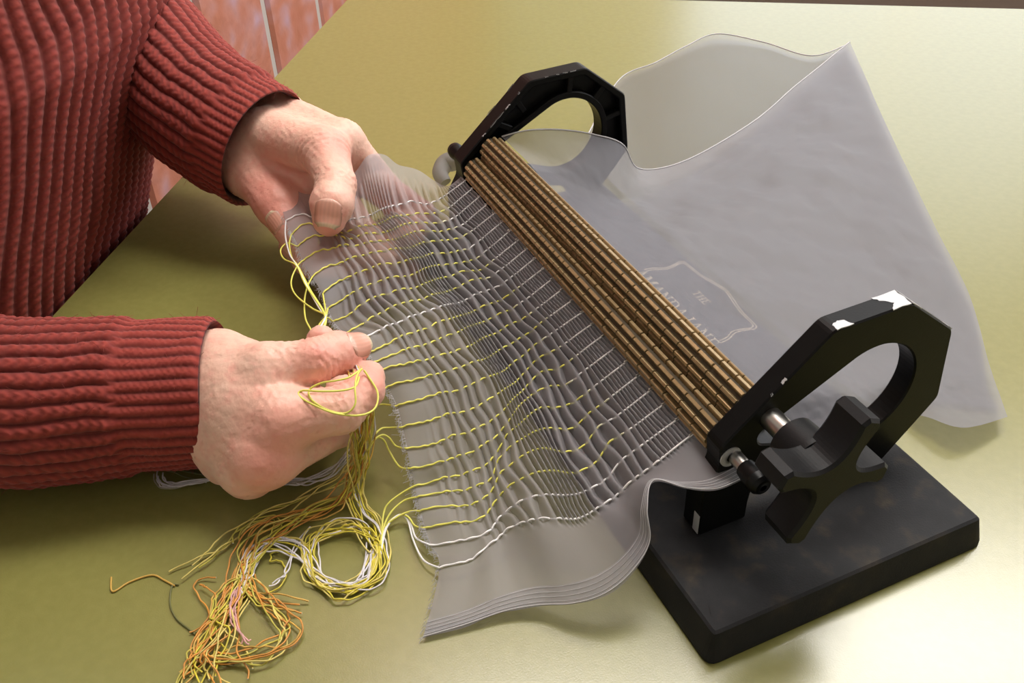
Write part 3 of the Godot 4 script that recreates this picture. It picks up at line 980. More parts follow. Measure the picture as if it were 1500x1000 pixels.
func sheet(called: String, rows: Array, m: Material, t: Node3D, crease: float) -> void:
	var nx := 90
	var ny := 90
	var dense := []
	for r in rows:
		var c := curve(r, 12)
		var line := []
		for i in nx: line.append(c[mini(int(round(i * (c.size() - 1.0) / (nx - 1))), c.size() - 1)])
		dense.append(line)
	var g := PackedVector3Array()
	g.resize(nx * ny)
	for i in nx:
		var col := []
		for r in dense: col.append(r[i])
		col = curve(col, 14)
		for j in ny:
			var p: Vector3 = col[int(round(j * (col.size() - 1.0) / (ny - 1)))]
			var edge := minf(minf(i, nx - 1 - i), minf(j, ny - 1 - j)) / 8.0
			var w := noise.get_noise_2d(p.x * 11.0, p.z * 14.0) + 0.22 * absf(noise.get_noise_2d(p.x * 30.0 + 9.0, p.z * 18.0))
			p.y += crease * w * clampf(edge, 0.15, 1.0)
			p.y = maxf(p.y, 0.0006)
			g[j * nx + i] = p
	var mb := Mb.new()
	mb.grid(g, nx, ny, 1.0)
	part(called, mb.mesh(), m, t)
	# rolled selvedge along the first row
	var line2 := []
	for i in nx: line2.append(g[i] + Vector3(0, 0.0003, 0))
	mb = Mb.new()
	mb.tube(line2, 0.0005, 6)
	part("rolled_edge", mb.mesh(), mats["frayed_silk"], t)

# ---------------------------------------------------------------- person
var bones := []

func cap_d(p: Vector3, b: Array) -> float:
	var pa: Vector3 = p - b[0]
	var ba: Vector3 = b[1] - b[0]
	var h := clampf(pa.dot(ba) / ba.length_squared(), 0.0, 1.0)
	return (pa - ba * h).length() - lerpf(b[2], b[3], h)

func smin(a: float, b: float, k: float) -> float:
	var h := maxf(k - absf(a - b), 0.0) / k
	return minf(a, b) - h * h * k * 0.25

func field(p: Vector3, palm: Array, chains: Array, k: float) -> float:
	var d := 1e3
	for b in palm: d = smin(d, cap_d(p, b), 0.009)
	var best := d
	for ch in chains:
		var e := 1e3
		for b in ch: e = smin(e, cap_d(p, b), 0.0025)
		best = minf(best, smin(d, e, k))
	return best

func nets(mb: Mb, palm: Array, chains: Array, cell: float, tint: Callable, open_at := Vector3.INF, open_dir := Vector3.ZERO) -> void:
	var lo := Vector3.INF
	var hi := -Vector3.INF
	for ch in chains + [palm]:
		for b in ch:
			for e in 2:
				var r: Vector3 = Vector3.ONE * (b[2 + e] + 0.006)
				lo = lo.min(b[e] - r)
				hi = hi.max(b[e] + r)
	var nx := int((hi.x - lo.x) / cell) + 2
	var ny := int((hi.y - lo.y) / cell) + 2
	var nz := int((hi.z - lo.z) / cell) + 2
	var f := PackedFloat32Array()
	f.resize(nx * ny * nz)
	f.fill(1.0)
	var blk := 5
	for bz in range(0, nz, blk):
		for by in range(0, ny, blk):
			for bx in range(0, nx, blk):
				var c := lo + Vector3(bx + blk * 0.5, by + blk * 0.5, bz + blk * 0.5) * cell
				var np := []
				var nc := []
				var reach := cell * blk * 0.9 + 0.016
				for b in palm:
					if cap_d(c, b) < reach: np.append(b)
				for ch in chains:
					var kept := []
					for b in ch:
						if cap_d(c, b) < reach: kept.append(b)
					if kept.size(): nc.append(kept)
				var d := field(c, np, nc, 0.006)
				if absf(d) > cell * blk * 0.9 + 0.006:
					if d < 0:
						for z in range(bz, mini(bz + blk, nz)):
							for y in range(by, mini(by + blk, ny)):
								for x in range(bx, mini(bx + blk, nx)): f[(z * ny + y) * nx + x] = -1.0
					continue
				for z in range(bz, mini(bz + blk, nz)):
					for y in range(by, mini(by + blk, ny)):
						for x in range(bx, mini(bx + blk, nx)):
							f[(z * ny + y) * nx + x] = field(lo + Vector3(x, y, z) * cell, np, nc, 0.006)
	var id := PackedInt32Array()
	id.resize(nx * ny * nz)
	id.fill(-1)
	var start := mb.v.size()
	var istart := mb.ix.size()
	for z in nz - 1:
		for y in ny - 1:
			for x in nx - 1:
				var at := (z * ny + y) * nx + x
				var s := 0
				var vals := [f[at], f[at + 1], f[at + nx], f[at + nx + 1], f[at + nx * ny], f[at + nx * ny + 1], f[at + nx * ny + nx], f[at + nx * ny + nx + 1]]
				for q in 8:
					if vals[q] < 0: s += 1
				if s == 0 or s == 8: continue
				var sum := Vector3.ZERO
				var cnt := 0
				for e in [[0, 1], [2, 3], [4, 5], [6, 7], [0, 2], [1, 3], [4, 6], [5, 7], [0, 4], [1, 5], [2, 6], [3, 7]]:
					var va: float = vals[e[0]]
					var vb: float = vals[e[1]]
					if (va < 0) != (vb < 0):
						var w := va / (va - vb)
						var pa := Vector3(e[0] & 1, (e[0] >> 1) & 1, (e[0] >> 2) & 1)
						var pb := Vector3(e[1] & 1, (e[1] >> 1) & 1, (e[1] >> 2) & 1)
						sum += pa.lerp(pb, w)
						cnt += 1
				var p := lo + (Vector3(x, y, z) + sum / cnt) * cell
				id[at] = mb.v.size()
				mb.v.append(p)
				mb.n.append(Vector3.ZERO)
				mb.c.append(Color.WHITE)
				mb.t.append(Vector2.ZERO)
	for z in range(1, nz - 1):
		for y in range(1, ny - 1):
			for x in range(1, nx - 1):
				var at := (z * ny + y) * nx + x
				var inside := f[at] < 0
				for ax in 3:
					var st: int = [1, nx, nx * ny][ax]
					if (f[at + st] < 0) == inside: continue
					var o1: int = [nx, nx * ny, 1][ax]
					var o2: int = [nx * ny, 1, nx][ax]
					var a := id[at]
					var b := id[at - o1]
					var c := id[at - o1 - o2]
					var d := id[at - o2]
					if a < 0 or b < 0 or c < 0 or d < 0: continue
					if inside:
						mb.ix.append_array(PackedInt32Array([a, c, b, a, d, c]))
					else:
						mb.ix.append_array(PackedInt32Array([a, b, c, a, c, d]))
	var acc := PackedVector3Array()
	acc.resize(mb.v.size() - start)
	for q in range(istart, mb.ix.size(), 3):
		var i0 := mb.ix[q]
		var i1 := mb.ix[q + 1]
		var i2 := mb.ix[q + 2]
		var fn := (mb.v[i2] - mb.v[i0]).cross(mb.v[i1] - mb.v[i0])
		acc[i0 - start] += fn
		acc[i1 - start] += fn
		acc[i2 - start] += fn
	for q in acc.size(): mb.n[start + q] = acc[q].normalized()
	# creases, then the normals once more
	for q in acc.size():
		mb.v[start + q] += mb.n[start + q] * float(tint.call(mb.v[start + q], mb.n[start + q], true))
		acc[q] = Vector3.ZERO
	for q in range(istart, mb.ix.size(), 3):
		var i0 := mb.ix[q]
		var i1 := mb.ix[q + 1]
		var i2 := mb.ix[q + 2]
		var fn := (mb.v[i2] - mb.v[i0]).cross(mb.v[i1] - mb.v[i0])
		acc[i0 - start] += fn
		acc[i1 - start] += fn
		acc[i2 - start] += fn
	for q in acc.size():
		mb.n[start + q] = acc[q].normalized()
		mb.c[start + q] = tint.call(mb.v[start + q], mb.n[start + q], false)

func crease(p: Vector3, n: Vector3, along: Vector3, rings: Array) -> float:
	# fine folds running along one direction of the hand, and rings of creases round the joints
	var q := p - along * p.dot(along) * 0.82
	var f := noise.get_noise_3d(q.x * 250.0, q.y * 250.0, q.z * 250.0)
	var g := noise.get_noise_3d(q.x * 90.0 + 5.0, q.y * 90.0, q.z * 90.0)
	var patch := 0.5 + 0.9 * noise.get_noise_3d(p.x * 35.0, p.y * 35.0 + 9.0, p.z * 35.0)
	var h := -0.00030 * pow(1.0 - minf(absf(f) * 2.2, 1.0), 2.0) * clampf(patch, 0.1, 1.0)
	h -= 0.0005 * pow(1.0 - minf(absf(g) * 2.6, 1.0), 3.0) * clampf(patch, 0.15, 1.0)
	h += 0.00008 * noise.get_noise_3d(p.x * 420.0, p.y * 420.0, p.z * 420.0)
	for r in rings:
		var d: Vector3 = p - r[0]
		if d.length() > 0.022: continue
		var t := d.dot(r[1]) + 0.0009 * noise.get_noise_3d(p.x * 160.0, p.y * 160.0, p.z * 160.0)
		var fade := exp(-t * t / 0.00005)
		h -= 0.0007 * fade * pow(0.5 + 0.5 * cos(TAU * t / r[2]), 5.0)
	return h

func skin_at(p: Vector3, red: Array) -> Color:
	var c := Vector3(0.92, 0.745, 0.665)
	var n := noise.get_noise_3d(p.x * 60, p.y * 60, p.z * 60)
	c += Vector3(0.03, -0.012, -0.012) * n
	var m := noise.get_noise_3d(p.x * 170 + 4, p.y * 170, p.z * 170)
	c = c.lerp(Vector3(0.91, 0.64, 0.58), clampf(m * 1.1, 0, 0.7))
	var sp := noise.get_noise_3d(p.x * 230 + 30, p.y * 230, p.z * 230 + 11)
	c = c.lerp(Vector3(0.66, 0.43, 0.31), smoothstep(0.45, 0.68, sp) * 0.4)
	for r in red:
		c = c.lerp(Vector3(0.90, 0.57, 0.51), 0.7 * exp(-p.distance_squared_to(r[0]) / (r[1] * r[1])))
	return lin(c.x, c.y, c.z)

func nail(parent: Node3D, palm: Array, chains: Array, tip: Vector3, dir: Vector3, up: Vector3, w: float, l: float) -> void:
	# a thin curved plate lying on the fingertip; dir towards the tip, up away from the finger
	dir = dir.normalized()
	up = (up - dir * up.dot(dir)).normalized()
	var s := dir.cross(up)
	var mb := Mb.new()
	var nx := 25
	var ny := 19
	var faces := []
	for layer in 2:
		var g := PackedVector3Array()
		var cols := PackedColorArray()
		for j in ny:
			var y := j / (ny - 1.0)
			var half := w * (0.9 + 0.1 * sin(y * PI)) * sqrt(maxf(0.03, 1.0 - pow(maxf(0.0, (0.22 - y) / 0.23), 2.2)))
			half *= 1.0 - 0.3 * smoothstep(0.8, 1.0, y)
			for i in nx:
				var x := (i / (nx - 1.0) * 2 - 1)
				var o := tip + dir * ((y - 0.62) * l) + s * x * half
				var a := -0.004
				var b := 0.02
				for k in 14:
					var m := (a + b) / 2
					if field(o + up * m, palm, chains, 0.006) < 0: a = m
					else: b = m
				var lift := 0.0005 + 0.0006 * smoothstep(0.75, 1.0, y) - 0.00075 * pow(absf(x), 6.0) - 0.0006 * (1.0 - smoothstep(0.0, 0.12, y)) + 0.00004 * sin(x * 21.0)
				var bed := Vector3(0.89, 0.66, 0.58).lerp(Vector3(0.88, 0.80, 0.68), smoothstep(0.84, 0.93, y + 0.05 * x * x))
				bed = bed.lerp(Vector3(0.90, 0.73, 0.66), 0.8 * (1.0 - smoothstep(0.08, 0.2, y)))
				bed *= 1.0 - 0.22 * pow(absf(x), 8.0) + 0.02 * sin(x * 21.0)
				cols.append(lin(bed.x, bed.y, bed.z))
				g.append(o + up * (minf(a, 0.0135) + lift - 0.0007 * layer))
		mb.grid(g, nx, ny, -1.0 if layer == 0 else 1.0, cols)
	part("fingernail", mb.mesh(), mats["nail"], parent)

func rib_tube(path: Array, radii: Array, per_mm: float, ribs: int, rib_h: float, stitch: float, cuff_from: float, cuff_ribs: int, tone: Callable) -> Mb:
	# a knitted sleeve: path from the body end to the cuff
	var c := curve(path, 40)
	var rr := []
	for i in c.size():
		var x := i / (c.size() - 1.0) * (radii.size() - 1)
		var k := mini(int(x), radii.size() - 2)
		rr.append(lerpf(radii[k], radii[k + 1], x - k))
	var total := 0.0
	var acc := [0.0]
	for i in range(1, c.size()):
		total += c[i].distance_to(c[i - 1])
		acc.append(total)
	var nv := int(total * 1000.0 * per_mm)
	var nu := 420
	var g := PackedVector3Array()
	var cols := PackedColorArray()
	var side := Vector3.UP
	var k := 0
	for j in nv:
		var s := total * j / (nv - 1.0)
		while k < c.size() - 2 and acc[k + 1] < s: k += 1
		var f: float = clampf((s - acc[k]) / maxf(acc[k + 1] - acc[k], 1e-9), 0, 1)
		var p: Vector3 = c[k].lerp(c[k + 1], f)
		var dk: Vector3 = (c[mini(k + 2, c.size() - 1)] - c[maxi(k - 1, 0)]).normalized()
		var d: Vector3 = dk
		side = (side - d * side.dot(d)).normalized()
		var other := d.cross(side)
		var r := lerpf(rr[k], rr[k + 1], f)
		var to_end := total - s
		var cuff := smoothstep(cuff_from + 0.004, cuff_from - 0.004, to_end)
		for i in nu:
			var a := TAU * i / nu
			var x := a / TAU
			var wob := 0.2 * noise.get_noise_2d(s * 40.0, x * 6.0)
			var fr := fposmod(x * ribs + wob, 1.0)
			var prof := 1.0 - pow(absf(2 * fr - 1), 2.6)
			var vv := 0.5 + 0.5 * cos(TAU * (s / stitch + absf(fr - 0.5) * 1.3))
			var h := rib_h * prof + 0.0005 * vv * prof
			var fr2 := fposmod(x * cuff_ribs, 1.0)
			var prof2 := 1.0 - pow(absf(2 * fr2 - 1), 2.0)
			var h2 := 0.0011 * prof2 + 0.00035 * (0.5 + 0.5 * cos(TAU * (s / (stitch * 0.62) + absf(fr2 - 0.5)))) - 0.001
			var hh := lerpf(h, h2, cuff)
			hh += 0.0016 * noise.get_noise_3d(p.x * 25 + cos(a), p.y * 25 + sin(a), p.z * 25)
			hh += 0.00025 * noise.get_noise_2d(s * 3000.0, x * 900.0)
			if to_end < 0.003: hh = lerpf(0.0, hh, to_end / 0.003) - (0.003 - to_end) * 0.5
			g.append(p + (side * cos(a) + other * sin(a)) * (r + hh))
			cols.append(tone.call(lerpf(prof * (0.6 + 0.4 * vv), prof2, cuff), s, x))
	# turn the edge in
	for q in 3:
		for i in nu:
			var a := TAU * i / nu
			var dd: Vector3 = (path[path.size() - 1] - path[path.size() - 2]).normalized()
			var oth := dd.cross(side)
			g.append(c[c.size() - 1] - dd * (0.004 + 0.012 * q) + (side * cos(a) + oth * sin(a)) * (rr[rr.size() - 1] - 0.0035))
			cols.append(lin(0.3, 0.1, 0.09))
	var mb := Mb.new()
	mb.grid(g, nu, nv + 3, -1.0, cols, true)
	return mb

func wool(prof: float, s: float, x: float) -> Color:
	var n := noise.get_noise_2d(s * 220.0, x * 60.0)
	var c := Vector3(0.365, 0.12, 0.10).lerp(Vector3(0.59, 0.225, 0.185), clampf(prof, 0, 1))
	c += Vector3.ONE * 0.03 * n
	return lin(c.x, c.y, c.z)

func fuzz(mb: Mb, src: Mb, count: int, len_: float) -> void:
	for k in count:
		var i := rng.randi() % src.v.size()
		var p := src.v[i]
		var n := -src.n[i] if false else src.n[i]
		var s := Vector3(rng.randf_range(-1, 1), rng.randf_range(-1, 1), rng.randf_range(-1, 1))
		var l := len_ * rng.randf_range(0.3, 1.0)
		var d := (n * 0.7 + s * 0.8).normalized()
		var q := p + d * l * 0.5
		var e := q + (d + s * 0.7).normalized() * l * 0.5
		mb.tube([p, q, e], 0.00008, 3)

func person() -> void:
	var t := thing("person", tp(-0.12, 0.5, -0.3), "person in a dark red ribbed wool sweater, both hands drawing up gathering threads", "person")
	var lp := [
		[Vector3(-0.1845, 0.064, -0.6051), Vector3(-0.1458, 0.066, -0.5778), 0.017, 0.0165], [Vector3(-0.1949, 0.052, -0.5796), Vector3(-0.1583, 0.05, -0.5401), 0.017, 0.0185], [Vector3(-0.1897, 0.058, -0.5921), Vector3(-0.1509, 0.06, -0.5541), 0.02, 0.018],
		[Vector3(-0.1458, 0.066, -0.5778), Vector3(-0.0947, 0.073, -0.5203), 0.0155, 0.0118], [Vector3(-0.1497, 0.062, -0.5498), Vector3(-0.0979, 0.06, -0.5218), 0.018, 0.0125], [Vector3(-0.1442, 0.068, -0.5415), Vector3(-0.1023, 0.077, -0.4996), 0.0165, 0.0135],
		[Vector3(-0.1583, 0.05, -0.5401), Vector3(-0.1356, 0.042, -0.503), 0.0185, 0.0125], [Vector3(-0.1437, 0.052, -0.5414), Vector3(-0.1113, 0.05, -0.5185), 0.017, 0.012], [Vector3(-0.1477, 0.048, -0.5359), Vector3(-0.12, 0.036, -0.5209), 0.016, 0.011], [Vector3(-0.1356, 0.042, -0.503), Vector3(-0.1204, 0.034, -0.4801), 0.0125, 0.0095]]
	var lc := [
		[[Vector3(-0.1023, 0.077, -0.4996), Vector3(-0.0934, 0.071, -0.4711), 0.0132, 0.0112], [Vector3(-0.0934, 0.071, -0.4711), Vector3(-0.0947, 0.066, -0.4574), 0.0112, 0.0118], [Vector3(-0.0947, 0.066, -0.4574), Vector3(-0.0963, 0.06, -0.4518), 0.0118, 0.0092]],
		[[Vector3(-0.0951, 0.072, -0.5224), Vector3(-0.0726, 0.038, -0.5221), 0.0118, 0.0098], [Vector3(-0.0726, 0.038, -0.5221), Vector3(-0.0605, 0.027, -0.5006), 0.0098, 0.0088], [Vector3(-0.059, 0.027, -0.5029), Vector3(-0.0808, 0.031, -0.4768), 0.0088, 0.0080]],
		[[Vector3(-0.0987, 0.058, -0.5258), Vector3(-0.0517, 0.028, -0.5064), 0.0122, 0.0098], [Vector3(-0.0517, 0.028, -0.5064), Vector3(-0.0638, 0.022, -0.4751), 0.0098, 0.0088], [Vector3(-0.0638, 0.022, -0.4751), Vector3(-0.0893, 0.02, -0.4682), 0.0088, 0.0080]],
		[[Vector3(-0.1092, 0.044, -0.527), Vector3(-0.074, 0.024, -0.4625), 0.0118, 0.0095], [Vector3(-0.074, 0.024, -0.4625), Vector3(-0.1149, 0.022, -0.4699), 0.0095, 0.0088], [Vector3(-0.1149, 0.022, -0.4699), Vector3(-0.1315, 0.038, -0.4889), 0.0088, 0.0076]],
		[[Vector3(-0.1245, 0.032, -0.5328), Vector3(-0.1013, 0.014, -0.4958), 0.0105, 0.0085], [Vector3(-0.1013, 0.014, -0.4958), Vector3(-0.1207, 0.012, -0.485), 0.0085, 0.0078], [Vector3(-0.1207, 0.012, -0.485), Vector3(-0.1333, 0.014, -0.502), 0.0078, 0.0070]]]
	var rp := [
		[Vector3(-0.1669, 0.038, -0.3481), Vector3(-0.134, 0.049, -0.3432), 0.014, 0.0142], [Vector3(-0.1641, 0.033, -0.3329), Vector3(-0.1361, 0.029, -0.3273), 0.0135, 0.0160], [Vector3(-0.1333, 0.037, -0.337), Vector3(-0.1167, 0.043, -0.3158), 0.0165, 0.0185],
		[Vector3(-0.134, 0.049, -0.3432), Vector3(-0.1044, 0.061, -0.3228), 0.0150, 0.0105], [Vector3(-0.125, 0.05, -0.3279), Vector3(-0.0992, 0.05, -0.3048), 0.0165, 0.0130], [Vector3(-0.1353, 0.029, -0.3264), Vector3(-0.1086, 0.034, -0.2969), 0.0178, 0.0130], [Vector3(-0.129, 0.026, -0.3157), Vector3(-0.1172, 0.023, -0.3009), 0.0145, 0.0115], [Vector3(-0.1209, 0.038, -0.3229), Vector3(-0.105, 0.038, -0.3018), 0.018, 0.0135]]
	var rc := [
		[[Vector3(-0.1048, 0.062, -0.3225), Vector3(-0.0853, 0.064, -0.3245), 0.0112, 0.0099], [Vector3(-0.0853, 0.064, -0.3245), Vector3(-0.0773, 0.061, -0.3331), 0.0099, 0.0096], [Vector3(-0.0773, 0.061, -0.3331), Vector3(-0.0708, 0.057, -0.3412), 0.0096, 0.0074]],
		[[Vector3(-0.0991, 0.05, -0.3039), Vector3(-0.074, 0.05, -0.3077), 0.0130, 0.0102], [Vector3(-0.074, 0.05, -0.3077), Vector3(-0.065, 0.051, -0.3185), 0.0102, 0.0086], [Vector3(-0.065, 0.051, -0.3185), Vector3(-0.0644, 0.05, -0.329), 0.0086, 0.0076]],
		[[Vector3(-0.1078, 0.034, -0.2968), Vector3(-0.0794, 0.026, -0.3247), 0.0125, 0.0095], [Vector3(-0.0794, 0.026, -0.3247), Vector3(-0.0803, 0.032, -0.3537), 0.0095, 0.0082], [Vector3(-0.0803, 0.032, -0.3537), Vector3(-0.0909, 0.046, -0.3634), 0.0082, 0.0072]],
		[[Vector3(-0.1184, 0.023, -0.301), Vector3(-0.0999, 0.014, -0.3235), 0.0115, 0.0092], [Vector3(-0.0999, 0.014, -0.3235), Vector3(-0.0939, 0.014, -0.3493), 0.0092, 0.0085], [Vector3(-0.0939, 0.014, -0.3493), Vector3(-0.1084, 0.02, -0.3636), 0.0085, 0.0075]],
		[[Vector3(-0.1316, 0.017, -0.3119), Vector3(-0.1191, 0.011, -0.33), 0.0100, 0.0082], [Vector3(-0.1191, 0.011, -0.33), Vector3(-0.1137, 0.01, -0.3549), 0.0082, 0.0075], [Vector3(-0.1137, 0.01, -0.3549), Vector3(-0.1235, 0.014, -0.3663), 0.0075, 0.0070]]]
	var redl := [[Vector3(-0.0948, 0.062, -0.4425), 0.012], [Vector3(-0.1331, 0.042, -0.4884), 0.014], [Vector3(-0.1452, 0.058, -0.4994), 0.022], [Vector3(-0.0909, 0.084, -0.4903), 0.014], [Vector3(-0.0566, 0.05, -0.4989), 0.02]]
	var redr := [[Vector3(-0.0685, 0.062, -0.3396), 0.012], [Vector3(-0.0625, 0.058, -0.3193), 0.012], [Vector3(-0.0891, 0.052, -0.3565), 0.01], [Vector3(-0.0919, 0.062, -0.279), 0.02], [Vector3(-0.0808, 0.072, -0.3179), 0.012], [Vector3(-0.1034, 0.044, -0.2786), 0.02]]
	var mb := Mb.new()
	var al := (Vector3(-0.0962, 0.066, -0.4575) - Vector3(-0.1329, 0.07, -0.5459)).normalized()
	var ar := (Vector3(-0.0804, 0.056, -0.3191) - Vector3(-0.1254, 0.056, -0.3217)).normalized()
	var ringl := [[Vector3(-0.094, 0.072, -0.4708), (Vector3(-0.0952, 0.064, -0.4535) - Vector3(-0.1004, 0.077, -0.4968)).normalized(), 0.0026], [Vector3(-0.1015, 0.078, -0.4949), (Vector3(-0.0934, 0.071, -0.4711) - Vector3(-0.1077, 0.076, -0.5216)).normalized(), 0.004]]
	var ringr := [[Vector3(-0.0836, 0.064, -0.3249), (Vector3(-0.0729, 0.06, -0.336) - Vector3(-0.0973, 0.063, -0.3209)).normalized(), 0.0026], [Vector3(-0.1004, 0.062, -0.3109), (Vector3(-0.0822, 0.052, -0.3059) - Vector3(-0.1091, 0.055, -0.3129)).normalized(), 0.0038], [Vector3(-0.0744, 0.052, -0.3081), (Vector3(-0.0661, 0.052, -0.3184) - Vector3(-0.091, 0.051, -0.3054)).normalized(), 0.003]]
	nets(mb, lp, lc, 0.0014, func(p, n, shape): return crease(p, n, al, ringl) if shape else skin_at(p, redl))
	nets(mb, rp, rc, 0.0014, func(p, n, shape): return crease(p, n, ar, ringr) if shape else skin_at(p, redr))
	# arms and trunk under the wool
	var sh_l := tp(-0.15, 0.40, 0.30)
	var sh_r := tp(-0.15, 0.72, 0.30)
	mb.col = lin(0.8, 0.545, 0.435)
	mb.tube([Vector3(-0.1757, 0.06, -0.5917), Vector3(-0.2213, 0.085, -0.627), tp(-0.11, 0.31, 0.115)], 0.026, 16)
	mb.tube([tp(-0.11, 0.31, 0.115), tp(-0.14, 0.36, 0.2), sh_l], 0.032, 16)
	mb.tube([Vector3(-0.1535, 0.04, -0.3352), Vector3(-0.2337, 0.04, -0.3328), tp(-0.06, 0.755, 0.055)], 0.026, 16)
	mb.tube([tp(-0.06, 0.755, 0.055), tp(-0.12, 0.75, 0.18), sh_r], 0.032, 16)
	mb.tube([tp(-0.15, 0.58, -0.25), tp(-0.15, 0.57, 0.0), tp(-0.15, 0.56, 0.3)], 0.1, 20)
	# neck and head, bent over the work
	var hc := tp(-0.035, 0.50, 0.555)
	var fwd := (TU * 0.72 + Vector3.DOWN * 0.62 - TW * 0.18).normalized()
	var hx := fwd.cross(Vector3.UP).normalized()
	var hu := hx.cross(fwd).normalized()
	var head := [
		[tp(-0.13, 0.52, 0.30), hc - hu * 0.06 - fwd * 0.03, 0.060, 0.054],
		[hc - fwd * 0.045 + hu * 0.03, hc + fwd * 0.02 + hu * 0.035, 0.078, 0.072],
		[hc + hu * 0.0 + fwd * 0.02, hc - hu * 0.085 + fwd * 0.058, 0.066, 0.026],
		[hc + hu * 0.02 + fwd * 0.045 - hx * 0.02, hc + hu * 0.02 + fwd * 0.045 + hx * 0.02, 0.046, 0.046],
		[hc - hu * 0.022 + fwd * 0.05 - hx * 0.034, hc - hu * 0.022 + fwd * 0.05 + hx * 0.034, 0.03, 0.03]]
	var feats := [
		[[hc + hu * 0.008 + fwd * 0.088, hc - hu * 0.03 + fwd * 0.108, 0.008, 0.0115]],
		[[hc - hu * 0.058 + fwd * 0.083 - hx * 0.018, hc - hu * 0.058 + fwd * 0.083 + hx * 0.018, 0.006, 0.006]],
		[[hc + hx * 0.078 + hu * 0.012, hc + hx * 0.076 - hu * 0.03, 0.013, 0.008]],
		[[hc - hx * 0.078 + hu * 0.012, hc - hx * 0.076 - hu * 0.03, 0.013, 0.008]]]
	nets(mb, head, feats, 0.0042, func(p, n, shape): return 0.0 if shape else skin_at(p, [[hc - hu * 0.058 + fwd * 0.086, 0.018]]))
	var body := part("body", mb.mesh(), mats["skin"], t)
	var eye := Vector3(0, 0.32, 0)
	nail(body, lp, lc, Vector3(-0.0961, 0.06, -0.4503), Vector3(-0.0963, 0.058, -0.4494) - Vector3(-0.0941, 0.066, -0.4588), (eye - Vector3(-0.0964, 0.06, -0.4525)).normalized() + Vector3(-0.15, 0.1, 0), 0.0074, 0.0140)
	nail(body, lp, lc, Vector3(-0.1314, 0.038, -0.4881), Vector3(-0.133, 0.04, -0.4903) - Vector3(-0.1249, 0.034, -0.4781), (eye - Vector3(-0.1314, 0.038, -0.4881)).normalized() + Vector3(-0.45, -0.1, 0.1), 0.0060, 0.0120)
	nail(body, rp, rc, Vector3(-0.072, 0.0575, -0.3411), Vector3(-0.0712, 0.057, -0.3412) - Vector3(-0.0784, 0.061, -0.3326), (eye - Vector3(-0.0717, 0.057, -0.3408)).normalized() + Vector3(0.05, 0.15, -0.05), 0.0064, 0.0150)
	for sgn in [-1.0, 1.0]:
		var ey := Mb.new()
		ey.lathe(hc + hu * 0.010 + fwd * 0.074 + hx * 0.032 * sgn, fwd, [[0.0, 0.0125], [0.005, 0.0115], [0.009, 0.0085], [0.0115, 0.004], [0.0122, 0.0]], 20)
		part("eye", ey.mesh(), mats["bare_metal"], body)
	var hr := Mb.new()
	nets(hr, [[hc - fwd * 0.058 + hu * 0.04, hc + fwd * 0.0 + hu * 0.058, 0.082, 0.070], [hc - fwd * 0.065 + hu * 0.0, hc - fwd * 0.05 - hu * 0.05, 0.07, 0.05]], [], 0.005, func(p, n, shape): return 0.0015 * noise.get_noise_3d(p.x * 150.0, p.y * 40.0, p.z * 150.0) if shape else lin(0.62, 0.6, 0.57))
	part("hair", hr.mesh(), mats["wool"], t)
	# sweater: trunk, sleeves, fuzz
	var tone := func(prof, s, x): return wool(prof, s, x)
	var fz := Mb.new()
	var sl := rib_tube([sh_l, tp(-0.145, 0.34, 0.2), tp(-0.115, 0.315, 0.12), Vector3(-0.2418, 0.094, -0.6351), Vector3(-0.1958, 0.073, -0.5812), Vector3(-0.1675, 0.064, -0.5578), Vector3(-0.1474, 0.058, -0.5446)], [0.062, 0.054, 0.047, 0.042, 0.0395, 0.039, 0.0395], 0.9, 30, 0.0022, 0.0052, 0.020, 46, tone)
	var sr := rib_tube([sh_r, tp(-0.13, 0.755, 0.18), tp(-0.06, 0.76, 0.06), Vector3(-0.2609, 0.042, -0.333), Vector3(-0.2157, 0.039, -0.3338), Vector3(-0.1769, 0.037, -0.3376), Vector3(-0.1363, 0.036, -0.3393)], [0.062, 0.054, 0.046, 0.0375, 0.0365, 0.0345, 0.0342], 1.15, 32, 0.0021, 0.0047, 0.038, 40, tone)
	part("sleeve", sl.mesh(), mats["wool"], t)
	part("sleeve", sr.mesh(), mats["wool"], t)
	fuzz(fz, sl, 5000, 0.006)
	fuzz(fz, sr, 9000, 0.007)
	var tr := Mb.new()
	var g := PackedVector3Array()
	var cols := PackedColorArray()
	var nu := 640
	var nv := 420
	var ring := []   # a rounded box section, evenly spaced along its outline
	var tall := 0.0
	for i in 1441:
		var a := TAU * i / 1440.0
		ring.append([Vector2(signf(cos(a)) * pow(absf(cos(a)), 0.6) * 0.14, signf(sin(a)) * pow(absf(sin(a)), 0.75) * 0.17), 0.0])
		if i > 0:
			tall += (ring[i][0] as Vector2).distance_to(ring[i - 1][0])
			ring[i][1] = tall
